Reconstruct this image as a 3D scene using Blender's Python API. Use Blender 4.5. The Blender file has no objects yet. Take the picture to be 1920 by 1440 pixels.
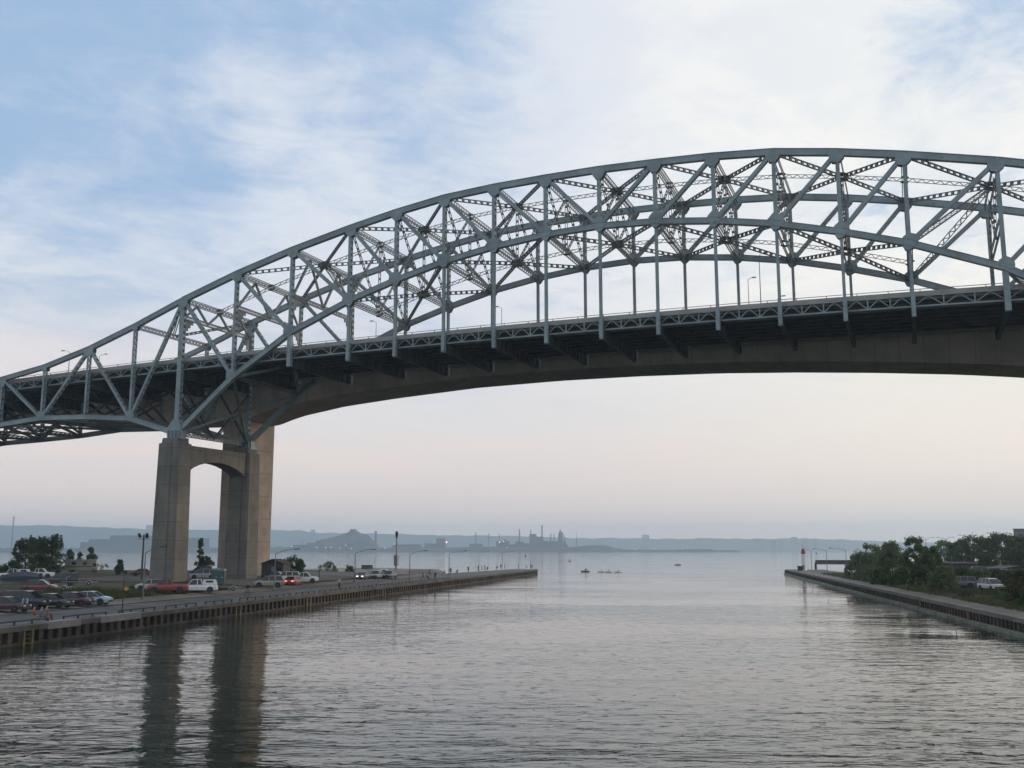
import bpy, math, random
from mathutils import Vector, Matrix
R = math.radians
sc = bpy.context.scene
col = sc.collection

# ------------------------------------------------------------------ camera
CAM = Vector((40.62, -137.54, 7.6))
PITCH, YAW, FPX = R(9.31), R(21.6), 1899.5
cd = bpy.data.cameras.new('camera')
cam = bpy.data.objects.new('camera', cd)
col.objects.link(cam)
cam.location = CAM
cam.rotation_euler = (R(90) + PITCH, 0, YAW)
cd.sensor_width = 36
cd.lens = FPX / 1920 * 36
cd.clip_start = 0.5
cd.clip_end = 60000
sc.camera = cam

# ------------------------------------------------------------------ light and sky
SUN_EL, SUN_AZ = R(14), R(52)            # azimuth measured from +Y towards +X
sundir = Vector((math.sin(SUN_AZ) * math.cos(SUN_EL), math.cos(SUN_AZ) * math.cos(SUN_EL), math.sin(SUN_EL)))
sl = bpy.data.lights.new('sun', 'SUN')
sl.energy = 1.35
sl.angle = R(12)
sl.color = (1.0, 0.80, 0.62)
so = bpy.data.objects.new('sun', sl)
col.objects.link(so)
so.rotation_euler = sundir.to_track_quat('Z', 'Y').to_euler()

w = bpy.data.worlds.new('World')
sc.world = w
w.use_nodes = True
nt = w.node_tree
nt.nodes.clear()
def N(tree, kind, **kw):
    n = tree.nodes.new(kind)
    for k, v in kw.items():
        setattr(n, k, v)
    return n
def mathn(tree, op, a, b=None, c=None, clamp=False):
    n = tree.nodes.new('ShaderNodeMath')
    n.operation = op
    n.use_clamp = clamp
    for i, v in enumerate((a, b, c)):
        if v is None:
            continue
        if isinstance(v, (int, float)):
            n.inputs[i].default_value = v
        else:
            tree.links.new(v, n.inputs[i])
    return n.outputs[0]
def mixc(tree, fac, a, b, mode='MIX'):
    n = tree.nodes.new('ShaderNodeMix')
    n.data_type = 'RGBA'
    n.blend_type = mode
    for s, v in ((0, fac), (6, a), (7, b)):
        if isinstance(v, (int, float)):
            n.inputs[s].default_value = v
        elif isinstance(v, tuple):
            n.inputs[s].default_value = (*v, 1)
        else:
            tree.links.new(v, n.inputs[s])
    return n.outputs[2]
def sm(tree, v, lo, hi):
    n = tree.nodes.new('ShaderNodeMapRange')
    n.interpolation_type = 'SMOOTHSTEP'
    tree.links.new(v, n.inputs[0])
    n.inputs[1].default_value = lo
    n.inputs[2].default_value = hi
    return n.outputs[0]
def noise(tree, vec, scale, detail=4, rough=.5, dist=0):
    n = tree.nodes.new('ShaderNodeTexNoise')
    n.inputs['Scale'].default_value = scale
    n.inputs['Detail'].default_value = detail
    n.inputs['Roughness'].default_value = rough
    n.inputs['Distortion'].default_value = dist
    if vec is not None:
        tree.links.new(vec, n.inputs['Vector'])
    return n.outputs['Fac']

sky = N(nt, 'ShaderNodeTexSky', sky_type='NISHITA', sun_disc=False)
sky.sun_elevation = SUN_EL
sky.sun_rotation = SUN_AZ
sky.altitude = 80
sky.air_density = 1.3
sky.dust_density = 1.0
sky.ozone_density = 2.0
tc = N(nt, 'ShaderNodeTexCoord')
sep = N(nt, 'ShaderNodeSeparateXYZ')
nt.links.new(tc.outputs['Generated'], sep.inputs[0])
X_, Y_, Z_ = sep.outputs
zc = mathn(nt, 'MAXIMUM', Z_, 0.0)
den = mathn(nt, 'ADD', zc, 0.10)
u_ = mathn(nt, 'DIVIDE', X_, den)
v_ = mathn(nt, 'DIVIDE', Y_, den)
cmb = N(nt, 'ShaderNodeCombineXYZ')
nt.links.new(u_, cmb.inputs[0]); nt.links.new(v_, cmb.inputs[1])
mp = N(nt, 'ShaderNodeMapping')
nt.links.new(cmb.outputs[0], mp.inputs[0])
mp.inputs['Rotation'].default_value = (0, 0, R(12))
mp.inputs['Scale'].default_value = (1.0, 1.0, 1)
mp.inputs['Location'].default_value = (3.1, 0.6, 0)
def dotd(az, el):
    v = N(nt, 'ShaderNodeVectorMath', operation='DOT_PRODUCT')
    nt.links.new(tc.outputs['Generated'], v.inputs[0])
    v.inputs[1].default_value = (math.sin(R(az)) * math.cos(R(el)), math.cos(R(az)) * math.cos(R(el)), math.sin(R(el)))
    return v.outputs['Value']
big = noise(nt, mp.outputs[0], 0.85, 3, .5, .25)
mpf = N(nt, 'ShaderNodeMapping', vector_type='TEXTURE')
nt.links.new(cmb.outputs[0], mpf.inputs[0])
mpf.inputs['Rotation'].default_value = (0, 0, R(48))
mpf.inputs['Scale'].default_value = (1.0, .9, 1)
mpf.inputs['Location'].default_value = (2.4, 1.7, 0)
fine = noise(nt, mpf.outputs[0], 3.1, 9, .60, .35)
dens = mathn(nt, 'ADD', mathn(nt, 'MULTIPLY', big, .95), mathn(nt, 'MULTIPLY', fine, 1.0))
for az_, el_, lo_, amt_ in ((-45, 27, .975, -.15), (-24, 27.0, .988, -.22), (-55, 33, .90, -.12), (2.5, 27, .990, -.24), (-33, 33, .985, -.10),
                            (-37.5, 24, .9975, .20), (-46, 19.5, .990, .16), (-33, 18.5, .993, .14), (-14, 24, .965, .10), (0, 18, .90, .14), (-6, 33, .97, .08)):
    dens = mathn(nt, 'ADD', dens, mathn(nt, 'MULTIPLY', sm(nt, dotd(az_, el_), lo_, 1.0), amt_))
cirr = noise(nt, mpf.outputs[0], 7.5, 8, .68, .9)
dens = mathn(nt, 'ADD', dens, mathn(nt, 'MULTIPLY', mathn(nt, 'SUBTRACT', cirr, .5), .42))
cov = sm(nt, dens, .64, 1.20)
# blue between the clouds: the physical sky, veiled by thin cirrus
bg_sky = mixc(nt, 1.0, sky.outputs[0], (0.105, 0.105, 0.105), 'MULTIPLY')
veil = mixc(nt, .80, bg_sky, (0.42, 0.595, 0.86))
glow = sm(nt, dotd(32, 14), .55, 1.0)
cloudc = mixc(nt, glow, (0.80, 0.835, 0.90), (1.12, 1.08, 0.97))
shade = sm(nt, fine, .40, .62)
cloudc = mixc(nt, mathn(nt, 'MULTIPLY', shade, .35), cloudc, (0.62, 0.70, 0.84))
c1 = mixc(nt, cov, veil, cloudc)
# milky air close to the horizon, cream higher and greyer-pink low down
lowc = mixc(nt, glow, (0.94, 0.80, 0.74), (1.08, 0.93, 0.79))
midc = mixc(nt, glow, (0.85, 0.825, 0.82), (1.02, 0.94, 0.82))
k1 = sm(nt, Z_, .02, .165)
band = mixc(nt, k1, lowc, midc)
streak = N(nt, 'ShaderNodeMapping')
nt.links.new(tc.outputs['Generated'], streak.inputs[0])
streak.inputs['Scale'].default_value = (1.6, 1.6, 15)
st = noise(nt, streak.outputs[0], 1.7, 6, .55, .3)
band = mixc(nt, mathn(nt, 'MULTIPLY', sm(nt, st, .46, .62), .55), band, (0.98, 0.83, 0.76))
k2 = sm(nt, Z_, .09, .30)
c2 = mixc(nt, k2, band, c1)
# sky behind the viewer is a plain dull blue-grey evening sky
back = sm(nt, dotd(-21.6, 10), -.9, .35)
c3 = mixc(nt, back, (0.66, 0.73, 0.82), c2)
bg = N(nt, 'ShaderNodeBackground')
nt.links.new(c3, bg.inputs[0])
bg.inputs[1].default_value = 1.0
wo = N(nt, 'ShaderNodeOutputWorld')
nt.links.new(bg.outputs[0], wo.inputs[0])

sc.view_settings.view_transform = 'Standard'
sc.view_settings.look = 'None'
sc.view_settings.exposure = 0
sc.view_settings.gamma = 1
sc.cycles.max_bounces = 6
sc.cycles.diffuse_bounces = 3
sc.cycles.glossy_bounces = 3
sc.cycles.volume_bounces = 3
sc.cycles.transparent_max_bounces = 12
sc.cycles.use_denoising = True
sc.cycles.sample_clamp_indirect = 6

# ------------------------------------------------------------------ helpers
def ray(px, py):
    r = (px - 960) / FPX; up = -(py - 720) / FPX
    c2, s2 = math.cos(PITCH), math.sin(PITCH)
    fw = c2 - up * s2; z = s2 + up * c2
    c, s = math.cos(-YAW), math.sin(-YAW)
    return Vector((r * c + fw * s, -r * s + fw * c, z))
def at(px, py, z):
    d = ray(px, py)
    return CAM + d * ((z - CAM.z) / d.z)
def far(px, dist, z=0.0):
    d = ray(px, 1031)
    d.z = 0
    d.normalize()
    return Vector((CAM.x + d.x * dist, CAM.y + d.y * dist, z))

def tag(o, label=None, cat=None, group=None, kind=None):
    if label: o['label'] = label
    if cat: o['category'] = cat
    if group: o['group'] = group
    if kind: o['kind'] = kind
    return o
def empty(name, loc=(0, 0, 0), rz=0.0, parent=None):
    o = bpy.data.objects.new(name, None)
    o.location = loc; o.rotation_euler = (0, 0, rz)
    o.empty_display_size = .5
    col.objects.link(o)
    if parent: o.parent = parent
    return o
def copy_tree(o, parent=None):
    c = o.copy(); col.objects.link(c)
    if parent: c.parent = parent
    for ch in list(o.children):
        copy_tree(ch, c)
    return c

class MB:
    def __init__(s):
        s.v = []; s.f = []; s.m = []; s.cm = 0
    def add(s, vs, fs, M=None):
        b = len(s.v)
        s.v += [tuple(M @ Vector(q)) if M else tuple(q) for q in vs]
        s.f += [tuple(b + i for i in f) for f in fs]
        s.m += [s.cm] * len(fs)
        return s
    def box(s, a, b, M=None):
        x0, y0, z0 = a; x1, y1, z1 = b
        return s.add([(x0,y0,z0),(x1,y0,z0),(x1,y1,z0),(x0,y1,z0),(x0,y0,z1),(x1,y0,z1),(x1,y1,z1),(x0,y1,z1)],
                     [(0,3,2,1),(4,5,6,7),(0,1,5,4),(1,2,6,5),(2,3,7,6),(3,0,4,7)], M)
    def bar(s, A, B, w, h, up=(0, 0, 1), w2=None, h2=None):
        A = Vector(A); B = Vector(B); d = (B - A).normalized()
        up = Vector(up)
        sx = d.cross(up)
        if sx.length < 1e-4: sx = d.cross(Vector((0, 1, 0)))
        sx.normalize(); sy = sx.cross(d).normalized()
        w2 = w if w2 is None else w2; h2 = h if h2 is None else h2
        vs = []
        for P, ww, hh in ((A, w, h), (B, w2, h2)):
            for a, b in ((-1,-1),(1,-1),(1,1),(-1,1)):
                vs.append(P + sx * (a * ww / 2) + sy * (b * hh / 2))
        return s.add(vs, [(0,1,2,3),(7,6,5,4),(0,4,5,1),(1,5,6,2),(2,6,7,3),(3,7,4,0)])
    def tube(s, pts, r, n=8, caps=True):
        rs = r if isinstance(r, (list, tuple)) else [r] * len(pts)
        pts = [Vector(p) for p in pts]
        b = len(s.v)
        prev = None
        for i, p in enumerate(pts):
            d = (pts[min(i + 1, len(pts) - 1)] - pts[max(i - 1, 0)]).normalized()
            a = d.cross(Vector((0, 0, 1)))
            if a.length < 1e-3: a = d.cross(Vector((0, 1, 0)))
            a.normalize()
            if prev is not None:
                a = (prev - d * prev.dot(d)).normalized()
            prev = a
            c = d.cross(a)
            for k in range(n):
                t = 2 * math.pi * k / n
                s.v.append(tuple(p + (a * math.cos(t) + c * math.sin(t)) * rs[i]))
        for i in range(len(pts) - 1):
            for k in range(n):
                k2 = (k + 1) % n
                s.f.append((b + i*n + k, b + i*n + k2, b + (i+1)*n + k2, b + (i+1)*n + k)); s.m.append(s.cm)
        if caps:
            s.f.append(tuple(b + k for k in reversed(range(n)))); s.m.append(s.cm)
            s.f.append(tuple(b + (len(pts)-1)*n + k for k in range(n))); s.m.append(s.cm)
        return s
    def prism(s, poly, y0, y1, M=None):
        """polygon in XZ extruded along Y"""
        n = len(poly)
        vs = [(p[0], y0, p[1]) for p in poly] + [(p[0], y1, p[1]) for p in poly]
        fs = [tuple(range(n)), tuple(reversed(range(n, 2*n)))]
        for i in range(n):
            j = (i + 1) % n
            fs.append((j, i, n + i, n + j))
        return s.add(vs, fs, M)
    def ball(s, c, r, n=8, m=6):
        c = Vector(c); rx, ry, rz = (r, r, r) if isinstance(r, (int, float)) else r
        b = len(s.v)
        s.v.append((c.x, c.y, c.z - rz))
        for i in range(1, m):
            t = -math.pi/2 + math.pi * i / m
            for k in range(n):
                a = 2*math.pi*k/n
                s.v.append((c.x + rx*math.cos(t)*math.cos(a), c.y + ry*math.cos(t)*math.sin(a), c.z + rz*math.sin(t)))
        s.v.append((c.x, c.y, c.z + rz))
        top = len(s.v) - 1
        for k in range(n):
            k2 = (k+1) % n
            s.f.append((b, b+1+k2, b+1+k)); s.m.append(s.cm)
            for i in range(m-2):
                s.f.append((b+1+i*n+k, b+1+i*n+k2, b+1+(i+1)*n+k2, b+1+(i+1)*n+k)); s.m.append(s.cm)
            s.f.append((b+1+(m-2)*n+k, b+1+(m-2)*n+k2, top)); s.m.append(s.cm)
        return s
    def laced(s, A, B, u, S, T, kind='x', pitch=1.0, c=.13, four=False, fill=.5, t=.035, lw=.09):
        """two flanges S apart along u, T deep, joined by battens / lacing bars on both open faces"""
        A = Vector(A); B = Vector(B); L = (B - A).length; d = (B - A) / L
        u = Vector(u); u = (u - d * u.dot(d)).normalized(); v = d.cross(u)
        if four:
            for a in (-1, 1):
                for b in (-1, 1):
                    o = u * (a * (S/2 - c/2)) + v * (b * (T/2 - c/2))
                    s.bar(A + o, B + o, c, c, v)
        else:
            for a in (-1, 1):
                o = u * (a * (S/2 - c/2))
                s.bar(A + o, B + o, c, T, v)
        n = max(2, int(round(L / pitch))); p = L / n
        def face(u, v, S, T):
            for b in (-1, 1):
                o = v * (b * (T/2 - t))
                for i in range(n):
                    a0 = A + d * (i * p) + o; a1 = A + d * ((i + 1) * p) + o
                    e = u * (S/2 - c/2)
                    if kind == 'batten':
                        m = (a0 + a1) / 2; q = d * (p * fill / 2)
                        s.bar(m - e, m + e, t, p * fill, d)
                    elif kind == 'x':
                        s.bar(a0 - e, a1 + e, t, lw, d.cross(v)); s.bar(a0 + e, a1 - e, t, lw, d.cross(v))
                    else:
                        if i % 2: s.bar(a0 + e, a1 - e, t, .07, d.cross(v))
                        else: s.bar(a0 - e, a1 + e, t, .07, d.cross(v))
        face(u, v, S, T)
        return s
    def build(s, name, mats, parent=None, smooth=False, loc=None):
        me = bpy.data.meshes.new(name)
        me.from_pydata(s.v, [], s.f)
        if not isinstance(mats, (list, tuple)): mats = [mats]
        for m in mats: me.materials.append(m)
        if len(mats) > 1: me.polygons.foreach_set('material_index', s.m)
        if smooth: me.polygons.foreach_set('use_smooth', [True] * len(me.polygons))
        me.update()
        o = bpy.data.objects.new(name, me)
        if loc is not None: o.location = loc
        col.objects.link(o)
        if parent: o.parent = parent
        return o

# ------------------------------------------------------------------ materials
def mat(name, c, rough=.6, metal=0, var=.12, scale=.6, bump=0.0, bscale=8, coord='Object', spec=.5, dirt=None, dscale=.3, coat=0):
    m = bpy.data.materials.new(name); m.use_nodes = True
    t = m.node_tree; b = t.nodes['Principled BSDF']
    co = t.nodes.new('ShaderNodeTexCoord'); gm = t.nodes.new('ShaderNodeNewGeometry')
    v = co.outputs['Object'] if coord == 'Object' else gm.outputs['Position']
    n1 = noise(t, v, scale, 6, .6)
    lo = tuple(max(0, x * (1 - var * 1.6)) for x in c); hi = tuple(min(1, x * (1 + var * 1.6)) for x in c)
    colr = mixc(t, sm(t, n1, .3, .7), lo, hi)
    if dirt:
        n2 = noise(t, v, dscale, 8, .7)
        colr = mixc(t, mathn(t, 'MULTIPLY', sm(t, n2, .52, .68), .7), colr, dirt)
    t.links.new(colr, b.inputs['Base Color'])
    b.inputs['Roughness'].default_value = rough
    b.inputs['Metallic'].default_value = metal
    b.inputs['Specular IOR Level'].default_value = spec
    b.inputs['Coat Weight'].default_value = coat
    if bump:
        bn = t.nodes.new('ShaderNodeBump'); bn.inputs['Strength'].default_value = bump; bn.inputs['Distance'].default_value = .05
        t.links.new(noise(t, v, bscale, 6, .6), bn.inputs['Height']); t.links.new(bn.outputs[0], b.inputs['Normal'])
    return m
def emis(name, c, s):
    m = bpy.data.materials.new(name); m.use_nodes = True
    b = m.node_tree.nodes['Principled BSDF']
    b.inputs['Base Color'].default_value = (*c, 1)
    b.inputs['Emission Color'].default_value = (*c, 1); b.inputs['Emission Strength'].default_value = s
    return m
def glassy(name, c=(.02, .025, .03), rough=.08):
    m = bpy.data.materials.new(name); m.use_nodes = True
    b = m.node_tree.nodes['Principled BSDF']
    b.inputs['Base Color'].default_value = (*c, 1); b.inputs['Roughness'].default_value = rough
    b.inputs['IOR'].default_value = 1.5
    return m
STEEL = mat('painted_steel', (.215, .272, .285), .55, 0, .13, .25, coord='World', dirt=(.17, .165, .145), dscale=.6)
STEELD = mat('painted_steel_dark', (.165, .185, .18), .6, 0, .14, .3, coord='World', dirt=(.17, .15, .12), dscale=.7)  # darker, browner steel tone for the bracing between the trusses
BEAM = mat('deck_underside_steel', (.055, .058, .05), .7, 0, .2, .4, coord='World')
PARA = mat('parapet_concrete', (.33, .31, .285), .85, 0, .12, .3, coord='World', dirt=(.2, .19, .17))
CONC = mat('old_concrete', (.235, .205, .17), .85, 0, .13, .22, .25, 2, 'World', dirt=(.13, .12, .10), dscale=.25)
def pier_mat(name, c, lift, streak=.35):
    """cast concrete with pour joints, vertical water stains and blotches"""
    m = bpy.data.materials.new(name); m.use_nodes = True
    t = m.node_tree; b = t.nodes['Principled BSDF']
    g = t.nodes.new('ShaderNodeNewGeometry'); se = t.nodes.new('ShaderNodeSeparateXYZ'); t.links.new(g.outputs['Position'], se.inputs[0])
    mp = t.nodes.new('ShaderNodeMapping'); t.links.new(g.outputs['Position'], mp.inputs[0]); mp.inputs['Scale'].default_value = (1, 1, .07)
    st = noise(t, mp.outputs[0], .9, 7, .65)
    bl = noise(t, g.outputs['Position'], .35, 6, .6)
    fr = mathn(t, 'FRACT', mathn(t, 'DIVIDE', mathn(t, 'ADD', se.outputs[2], mathn(t, 'MULTIPLY', bl, .05)), lift))
    joint = mathn(t, 'LESS_THAN', fr, .035)
    idn = t.nodes.new('ShaderNodeTexWhiteNoise'); idn.noise_dimensions = '1D'
    t.links.new(mathn(t, 'FLOOR', mathn(t, 'DIVIDE', se.outputs[2], lift)), idn.inputs['W'])
    cc = mixc(t, sm(t, bl, .3, .7), tuple(x * .8 for x in c), tuple(x * 1.18 for x in c))
    cc = mixc(t, mathn(t, 'MULTIPLY', sm(t, st, .45, .7), streak * 1.6), cc, tuple(x * .42 for x in c))
    cc = mixc(t, mathn(t, 'MULTIPLY', idn.outputs[0], .22), cc, tuple(x * .6 for x in c))
    cc = mixc(t, mathn(t, 'MULTIPLY', joint, .55), cc, tuple(x * .35 for x in c))
    t.links.new(cc, b.inputs['Base Color']); b.inputs['Roughness'].default_value = .9
    return m
PIERC = pier_mat('steel_bridge_pier_concrete', (.165, .155, .13), 3.05)
PIERN = pier_mat('box_girder_pier_concrete', (.33, .275, .225), 4.6, .15)
def girder_mat():
    m = bpy.data.materials.new('box_girder_concrete'); m.use_nodes = True
    t = m.node_tree; b = t.nodes['Principled BSDF']
    g = t.nodes.new('ShaderNodeNewGeometry'); se = t.nodes.new('ShaderNodeSeparateXYZ'); t.links.new(g.outputs['Position'], se.inputs[0])
    bl = noise(t, g.outputs['Position'], .16, 7, .6)
    mp = t.nodes.new('ShaderNodeMapping'); t.links.new(g.outputs['Position'], mp.inputs[0]); mp.inputs['Scale'].default_value = (1, .15, .15)
    st = noise(t, mp.outputs[0], .55, 5, .6)
    fr = mathn(t, 'FRACT', mathn(t, 'DIVIDE', se.outputs[0], 3.6))
    joint = mathn(t, 'LESS_THAN', fr, .035)
    c = (.33, .28, .235)
    cc = mixc(t, sm(t, bl, .3, .7), tuple(x * .8 for x in c), tuple(x * 1.15 for x in c))
    cc = mixc(t, mathn(t, 'MULTIPLY', sm(t, st, .45, .7), .3), cc, tuple(x * .5 for x in c))
    cc = mixc(t, mathn(t, 'MULTIPLY', joint, .5), cc, tuple(x * .4 for x in c))
    t.links.new(cc, b.inputs['Base Color']); b.inputs['Roughness'].default_value = .9
    return m
GIRD = girder_mat()
ASPH = mat('asphalt', (.075, .073, .07), .9, 0, .25, .15, .2, 6, 'World', dirt=(.11, .105, .095), dscale=.12)
CAPC = mat('quay_cap_concrete', (.090, .082, .068), .9, 0, .22, .35, .2, 5, 'World', dirt=(.06, .055, .05), dscale=.4)
PALEC = mat('pale_repaired_concrete', (.19, .18, .16), .85, 0, .1, .5, coord='World')
RUST = mat('rusty_sheet_piling', (.058, .042, .030), .85, 0, .35, .5, .3, 3, 'World', dirt=(.035, .03, .022), dscale=.35)
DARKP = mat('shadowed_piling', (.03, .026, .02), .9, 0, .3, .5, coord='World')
YEL = mat('faded_yellow_paint', (.13, .10, .04), .6, 0, .2, 2)
GALV = mat('galvanised_steel', (.26, .27, .27), .5, .3, .1, 2)
BLACKM = mat('dark_painted_metal', (.03, .032, .035), .5, 0, .15, 2)
SAND = mat('beach_sand', (.20, .17, .135), .95, 0, .2, .1, .2, 3, 'World', dirt=(.10, .085, .065), dscale=.08)
WHITE = mat('white_paint', (.72, .72, .70), .35, 0, .05, 2)
REDP = mat('red_paint', (.30, .03, .028), .4, 0, .1, 2)
TYRE = mat('tyre_rubber', (.018, .018, .018), .85, 0, .1, 3)
GLASS = glassy('tinted_glass')
WOODD = mat('dark_timber', (.05, .038, .03), .9, 0, .3, 1)
SKIN = mat('skin', (.42, .25, .18), .6, 0, .05, 3)
LAMPG = mat('lamp_lens', (.5, .5, .48), .3, 0, .05, 3)

def ground_mat():
    m = bpy.data.materials.new('worn_grass_and_dirt'); m.use_nodes = True
    t = m.node_tree; b = t.nodes['Principled BSDF']
    g = t.nodes.new('ShaderNodeNewGeometry')
    a = noise(t, g.outputs['Position'], .06, 7, .65); c = noise(t, g.outputs['Position'], .9, 6, .7)
    cc = mixc(t, sm(t, a, .40, .60), (.040, .048, .022), (.105, .090, .062))
    cc = mixc(t, mathn(t, 'MULTIPLY', sm(t, c, .4, .65), .5), cc, (.055, .05, .032))
    t.links.new(cc, b.inputs['Base Color']); b.inputs['Roughness'].default_value = 1
    b.inputs['Specular IOR Level'].default_value = .1
    bn = t.nodes.new('ShaderNodeBump'); bn.inputs['Strength'].default_value = .6; bn.inputs['Distance'].default_value = .15
    t.links.new(c, bn.inputs['Height']); t.links.new(bn.outputs[0], b.inputs['Normal'])
    return m
GROUND = ground_mat()

def water_mat():
    m = bpy.data.materials.new('harbour_water'); m.use_nodes = True
    t = m.node_tree; b = t.nodes['Principled BSDF']
    g = t.nodes.new('ShaderNodeNewGeometry'); P = g.outputs['Position']
    def lay(stretch, rot, scale, det, ro, dist=0):
        mp = t.nodes.new('ShaderNodeMapping'); mp.vector_type = 'TEXTURE'
        t.links.new(P, mp.inputs[0]); mp.inputs['Rotation'].default_value = (0, 0, R(rot)); mp.inputs['Scale'].default_value = (stretch, 1, 1)
        return noise(t, mp.outputs[0], scale, det, ro, dist)
    calm = lay(1.6, 30, .030, 4, .55)
    swell = lay(2.2, 14, .17, 2, .5, .3)
    chop = lay(2.6, 20, .70, 3, .55, .5)
    rip = lay(2.6, 24, 2.7, 3, .6, .3)
    sy = t.nodes.new('ShaderNodeSeparateXYZ'); t.links.new(P, sy.inputs[0])
    wind = sm(t, mathn(t, 'SUBTRACT', mathn(t, 'MULTIPLY', sy.outputs[0], -.35), sy.outputs[1]), -40, 110)
    rough = sm(t, mathn(t, 'ADD', calm, mathn(t, 'MULTIPLY', wind, .16)), .42, .68)
    gain = mathn(t, 'ADD', mathn(t, 'MULTIPLY', rough, .95), .09)
    crest = sm(t, rip, .60, .67)
    crest2 = sm(t, chop, .50, .68)
    h = mathn(t, 'MULTIPLY', swell, .09)
    h = mathn(t, 'ADD', h, mathn(t, 'MULTIPLY', mathn(t, 'MULTIPLY', chop, .12), gain))
    h = mathn(t, 'ADD', h, mathn(t, 'MULTIPLY', mathn(t, 'MULTIPLY', mathn(t, 'MULTIPLY', crest, mathn(t, 'ADD', crest2, .15)), .48), gain))
    h = mathn(t, 'ADD', h, mathn(t, 'MULTIPLY', mathn(t, 'MULTIPLY', rip, .016), gain))
    bn = t.nodes.new('ShaderNodeBump'); bn.inputs['Strength'].default_value = 1; bn.inputs['Distance'].default_value = 1.0
    t.links.new(h, bn.inputs['Height']); t.links.new(bn.outputs[0], b.inputs['Normal'])
    b.inputs['Base Color'].default_value = (.013, .020, .013, 1)
    b.inputs['Roughness'].default_value = .04
    b.inputs['IOR'].default_value = 1.333
    return m
WATER = water_mat()

def leaf_mat(name, c1, c2):
    m = bpy.data.materials.new(name); m.use_nodes = True
    t = m.node_tree; b = t.nodes['Principled BSDF']
    g = t.nodes.new('ShaderNodeNewGeometry')
    cl = noise(t, g.outputs['Position'], .45, 3, .6)
    f = mathn(t, 'ADD', mathn(t, 'MULTIPLY', g.outputs['Random Per Island'], .5), mathn(t, 'MULTIPLY', sm(t, cl, .35, .65), .5))
    cc = mixc(t, f, c1, c2)
    t.links.new(cc, b.inputs['Base Color'])
    b.inputs['Roughness'].default_value = .7; b.inputs['Specular IOR Level'].default_value = .25
    tr = t.nodes.new('ShaderNodeBsdfTranslucent'); t.links.new(mixc(t, .5, cc, (.10, .16, .03)), tr.inputs[0])
    mx = t.nodes.new('ShaderNodeMixShader'); mx.inputs[0].default_value = .4
    t.links.new(b.outputs[0], mx.inputs[1]); t.links.new(tr.outputs[0], mx.inputs[2]); t.links.new(mx.outputs[0], t.nodes['Material Output'].inputs[0])
    return m
LEAFD = leaf_mat('dark_leaves', (.030, .054, .020), (.080, .118, .044))
LEAFM = leaf_mat('mid_green_leaves', (.055, .098, .028), (.140, .200, .065))
LEAFG = leaf_mat('grey_green_leaves', (.085, .120, .058), (.20, .25, .135))
LEAFB = leaf_mat('brownish_leaves', (.040, .034, .018), (.080, .065, .032))
BARK = mat('bark', (.06, .048, .038), .95, 0, .2, 2)

# ------------------------------------------------------------------ water, haze, far land
mb = MB()
mb.add([(-14000, -2500, 0), (9000, -2500, 0), (9000, 13000, 0), (-14000, 13000, 0)], [(0, 1, 2, 3)])
tag(mb.build('water', WATER), kind='structure', label='calm grey harbour water with small dark ripples')

# ================================================================== STEEL ARCH BRIDGE
ZO = 7.6
PW, PW2, PS = 8.382, 10.954, 10.12
def nx(i):
    a = abs(i); s = 1 if i >= 0 else -1
    if a <= 5: r = a * PW
    elif a <= 8: r = 5 * PW + (a - 5) * PW2
    else: r = 5 * PW + 3 * PW2 + (a - 8) * PS
    return s * r
TZ = {0:55.5,1:55.36,2:55.07,3:54.46,4:53.18,5:51.57,6:49.11,7:46.14,8:42.61,9:38.85,10:35.5,11:32.9,12:31.25,13:30.4,14:30.0,15:29.6,16:29.2}
BZ = {0:46.87,1:46.54,2:45.61,3:44.15,4:42.03,5:39.47,6:35.09,7:28.42,8:19.4,9:22.5,10:23.25,11:23.5,12:22.7,13:22.3,14:22.0,15:21.0,16:19.5}
BY = 19.4
def crown(x): return -.42 * (x / 50) ** 2
def T(i, Y): return Vector((nx(i), Y, TZ[abs(i)] + ZO))
def B(i, Y): return Vector((nx(i), Y, BZ[abs(i)] + ZO))
FBZ = 29.95 + ZO                      # underside of the floor beams at midspan
I0, I1 = -16, 16

bridge = tag(empty('steel_arch_bridge', (0, 0, 0)), 'long grey-green steel truss arch bridge carrying a road high over the canal', 'bridge')

def gusset(m, P, d, w0, w1, dep, Y, t=.05, sgn=-1, hw=.5):
    """plate hanging from a chord: trapezoid with clipped corners, on both faces of the truss"""
    d = Vector((d.x, 0, d.z)).normalized(); n = Vector((-d.z, 0, d.x)) * sgn
    if sgn < 0 and n.z > 0: n = -n
    if sgn > 0 and n.z < 0: n = -n
    for yy in (-hw - t, hw):
        pl = [P - d * w0, P - d * w0 + n * (dep * .45), P - d * w1 + n * dep, P + d * w1 + n * dep, P + d * w0 + n * (dep * .45), P + d * w0]
        poly = [(q.x, q.z) for q in pl]
        m.prism(poly, Y + yy, Y + yy + t)

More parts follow.
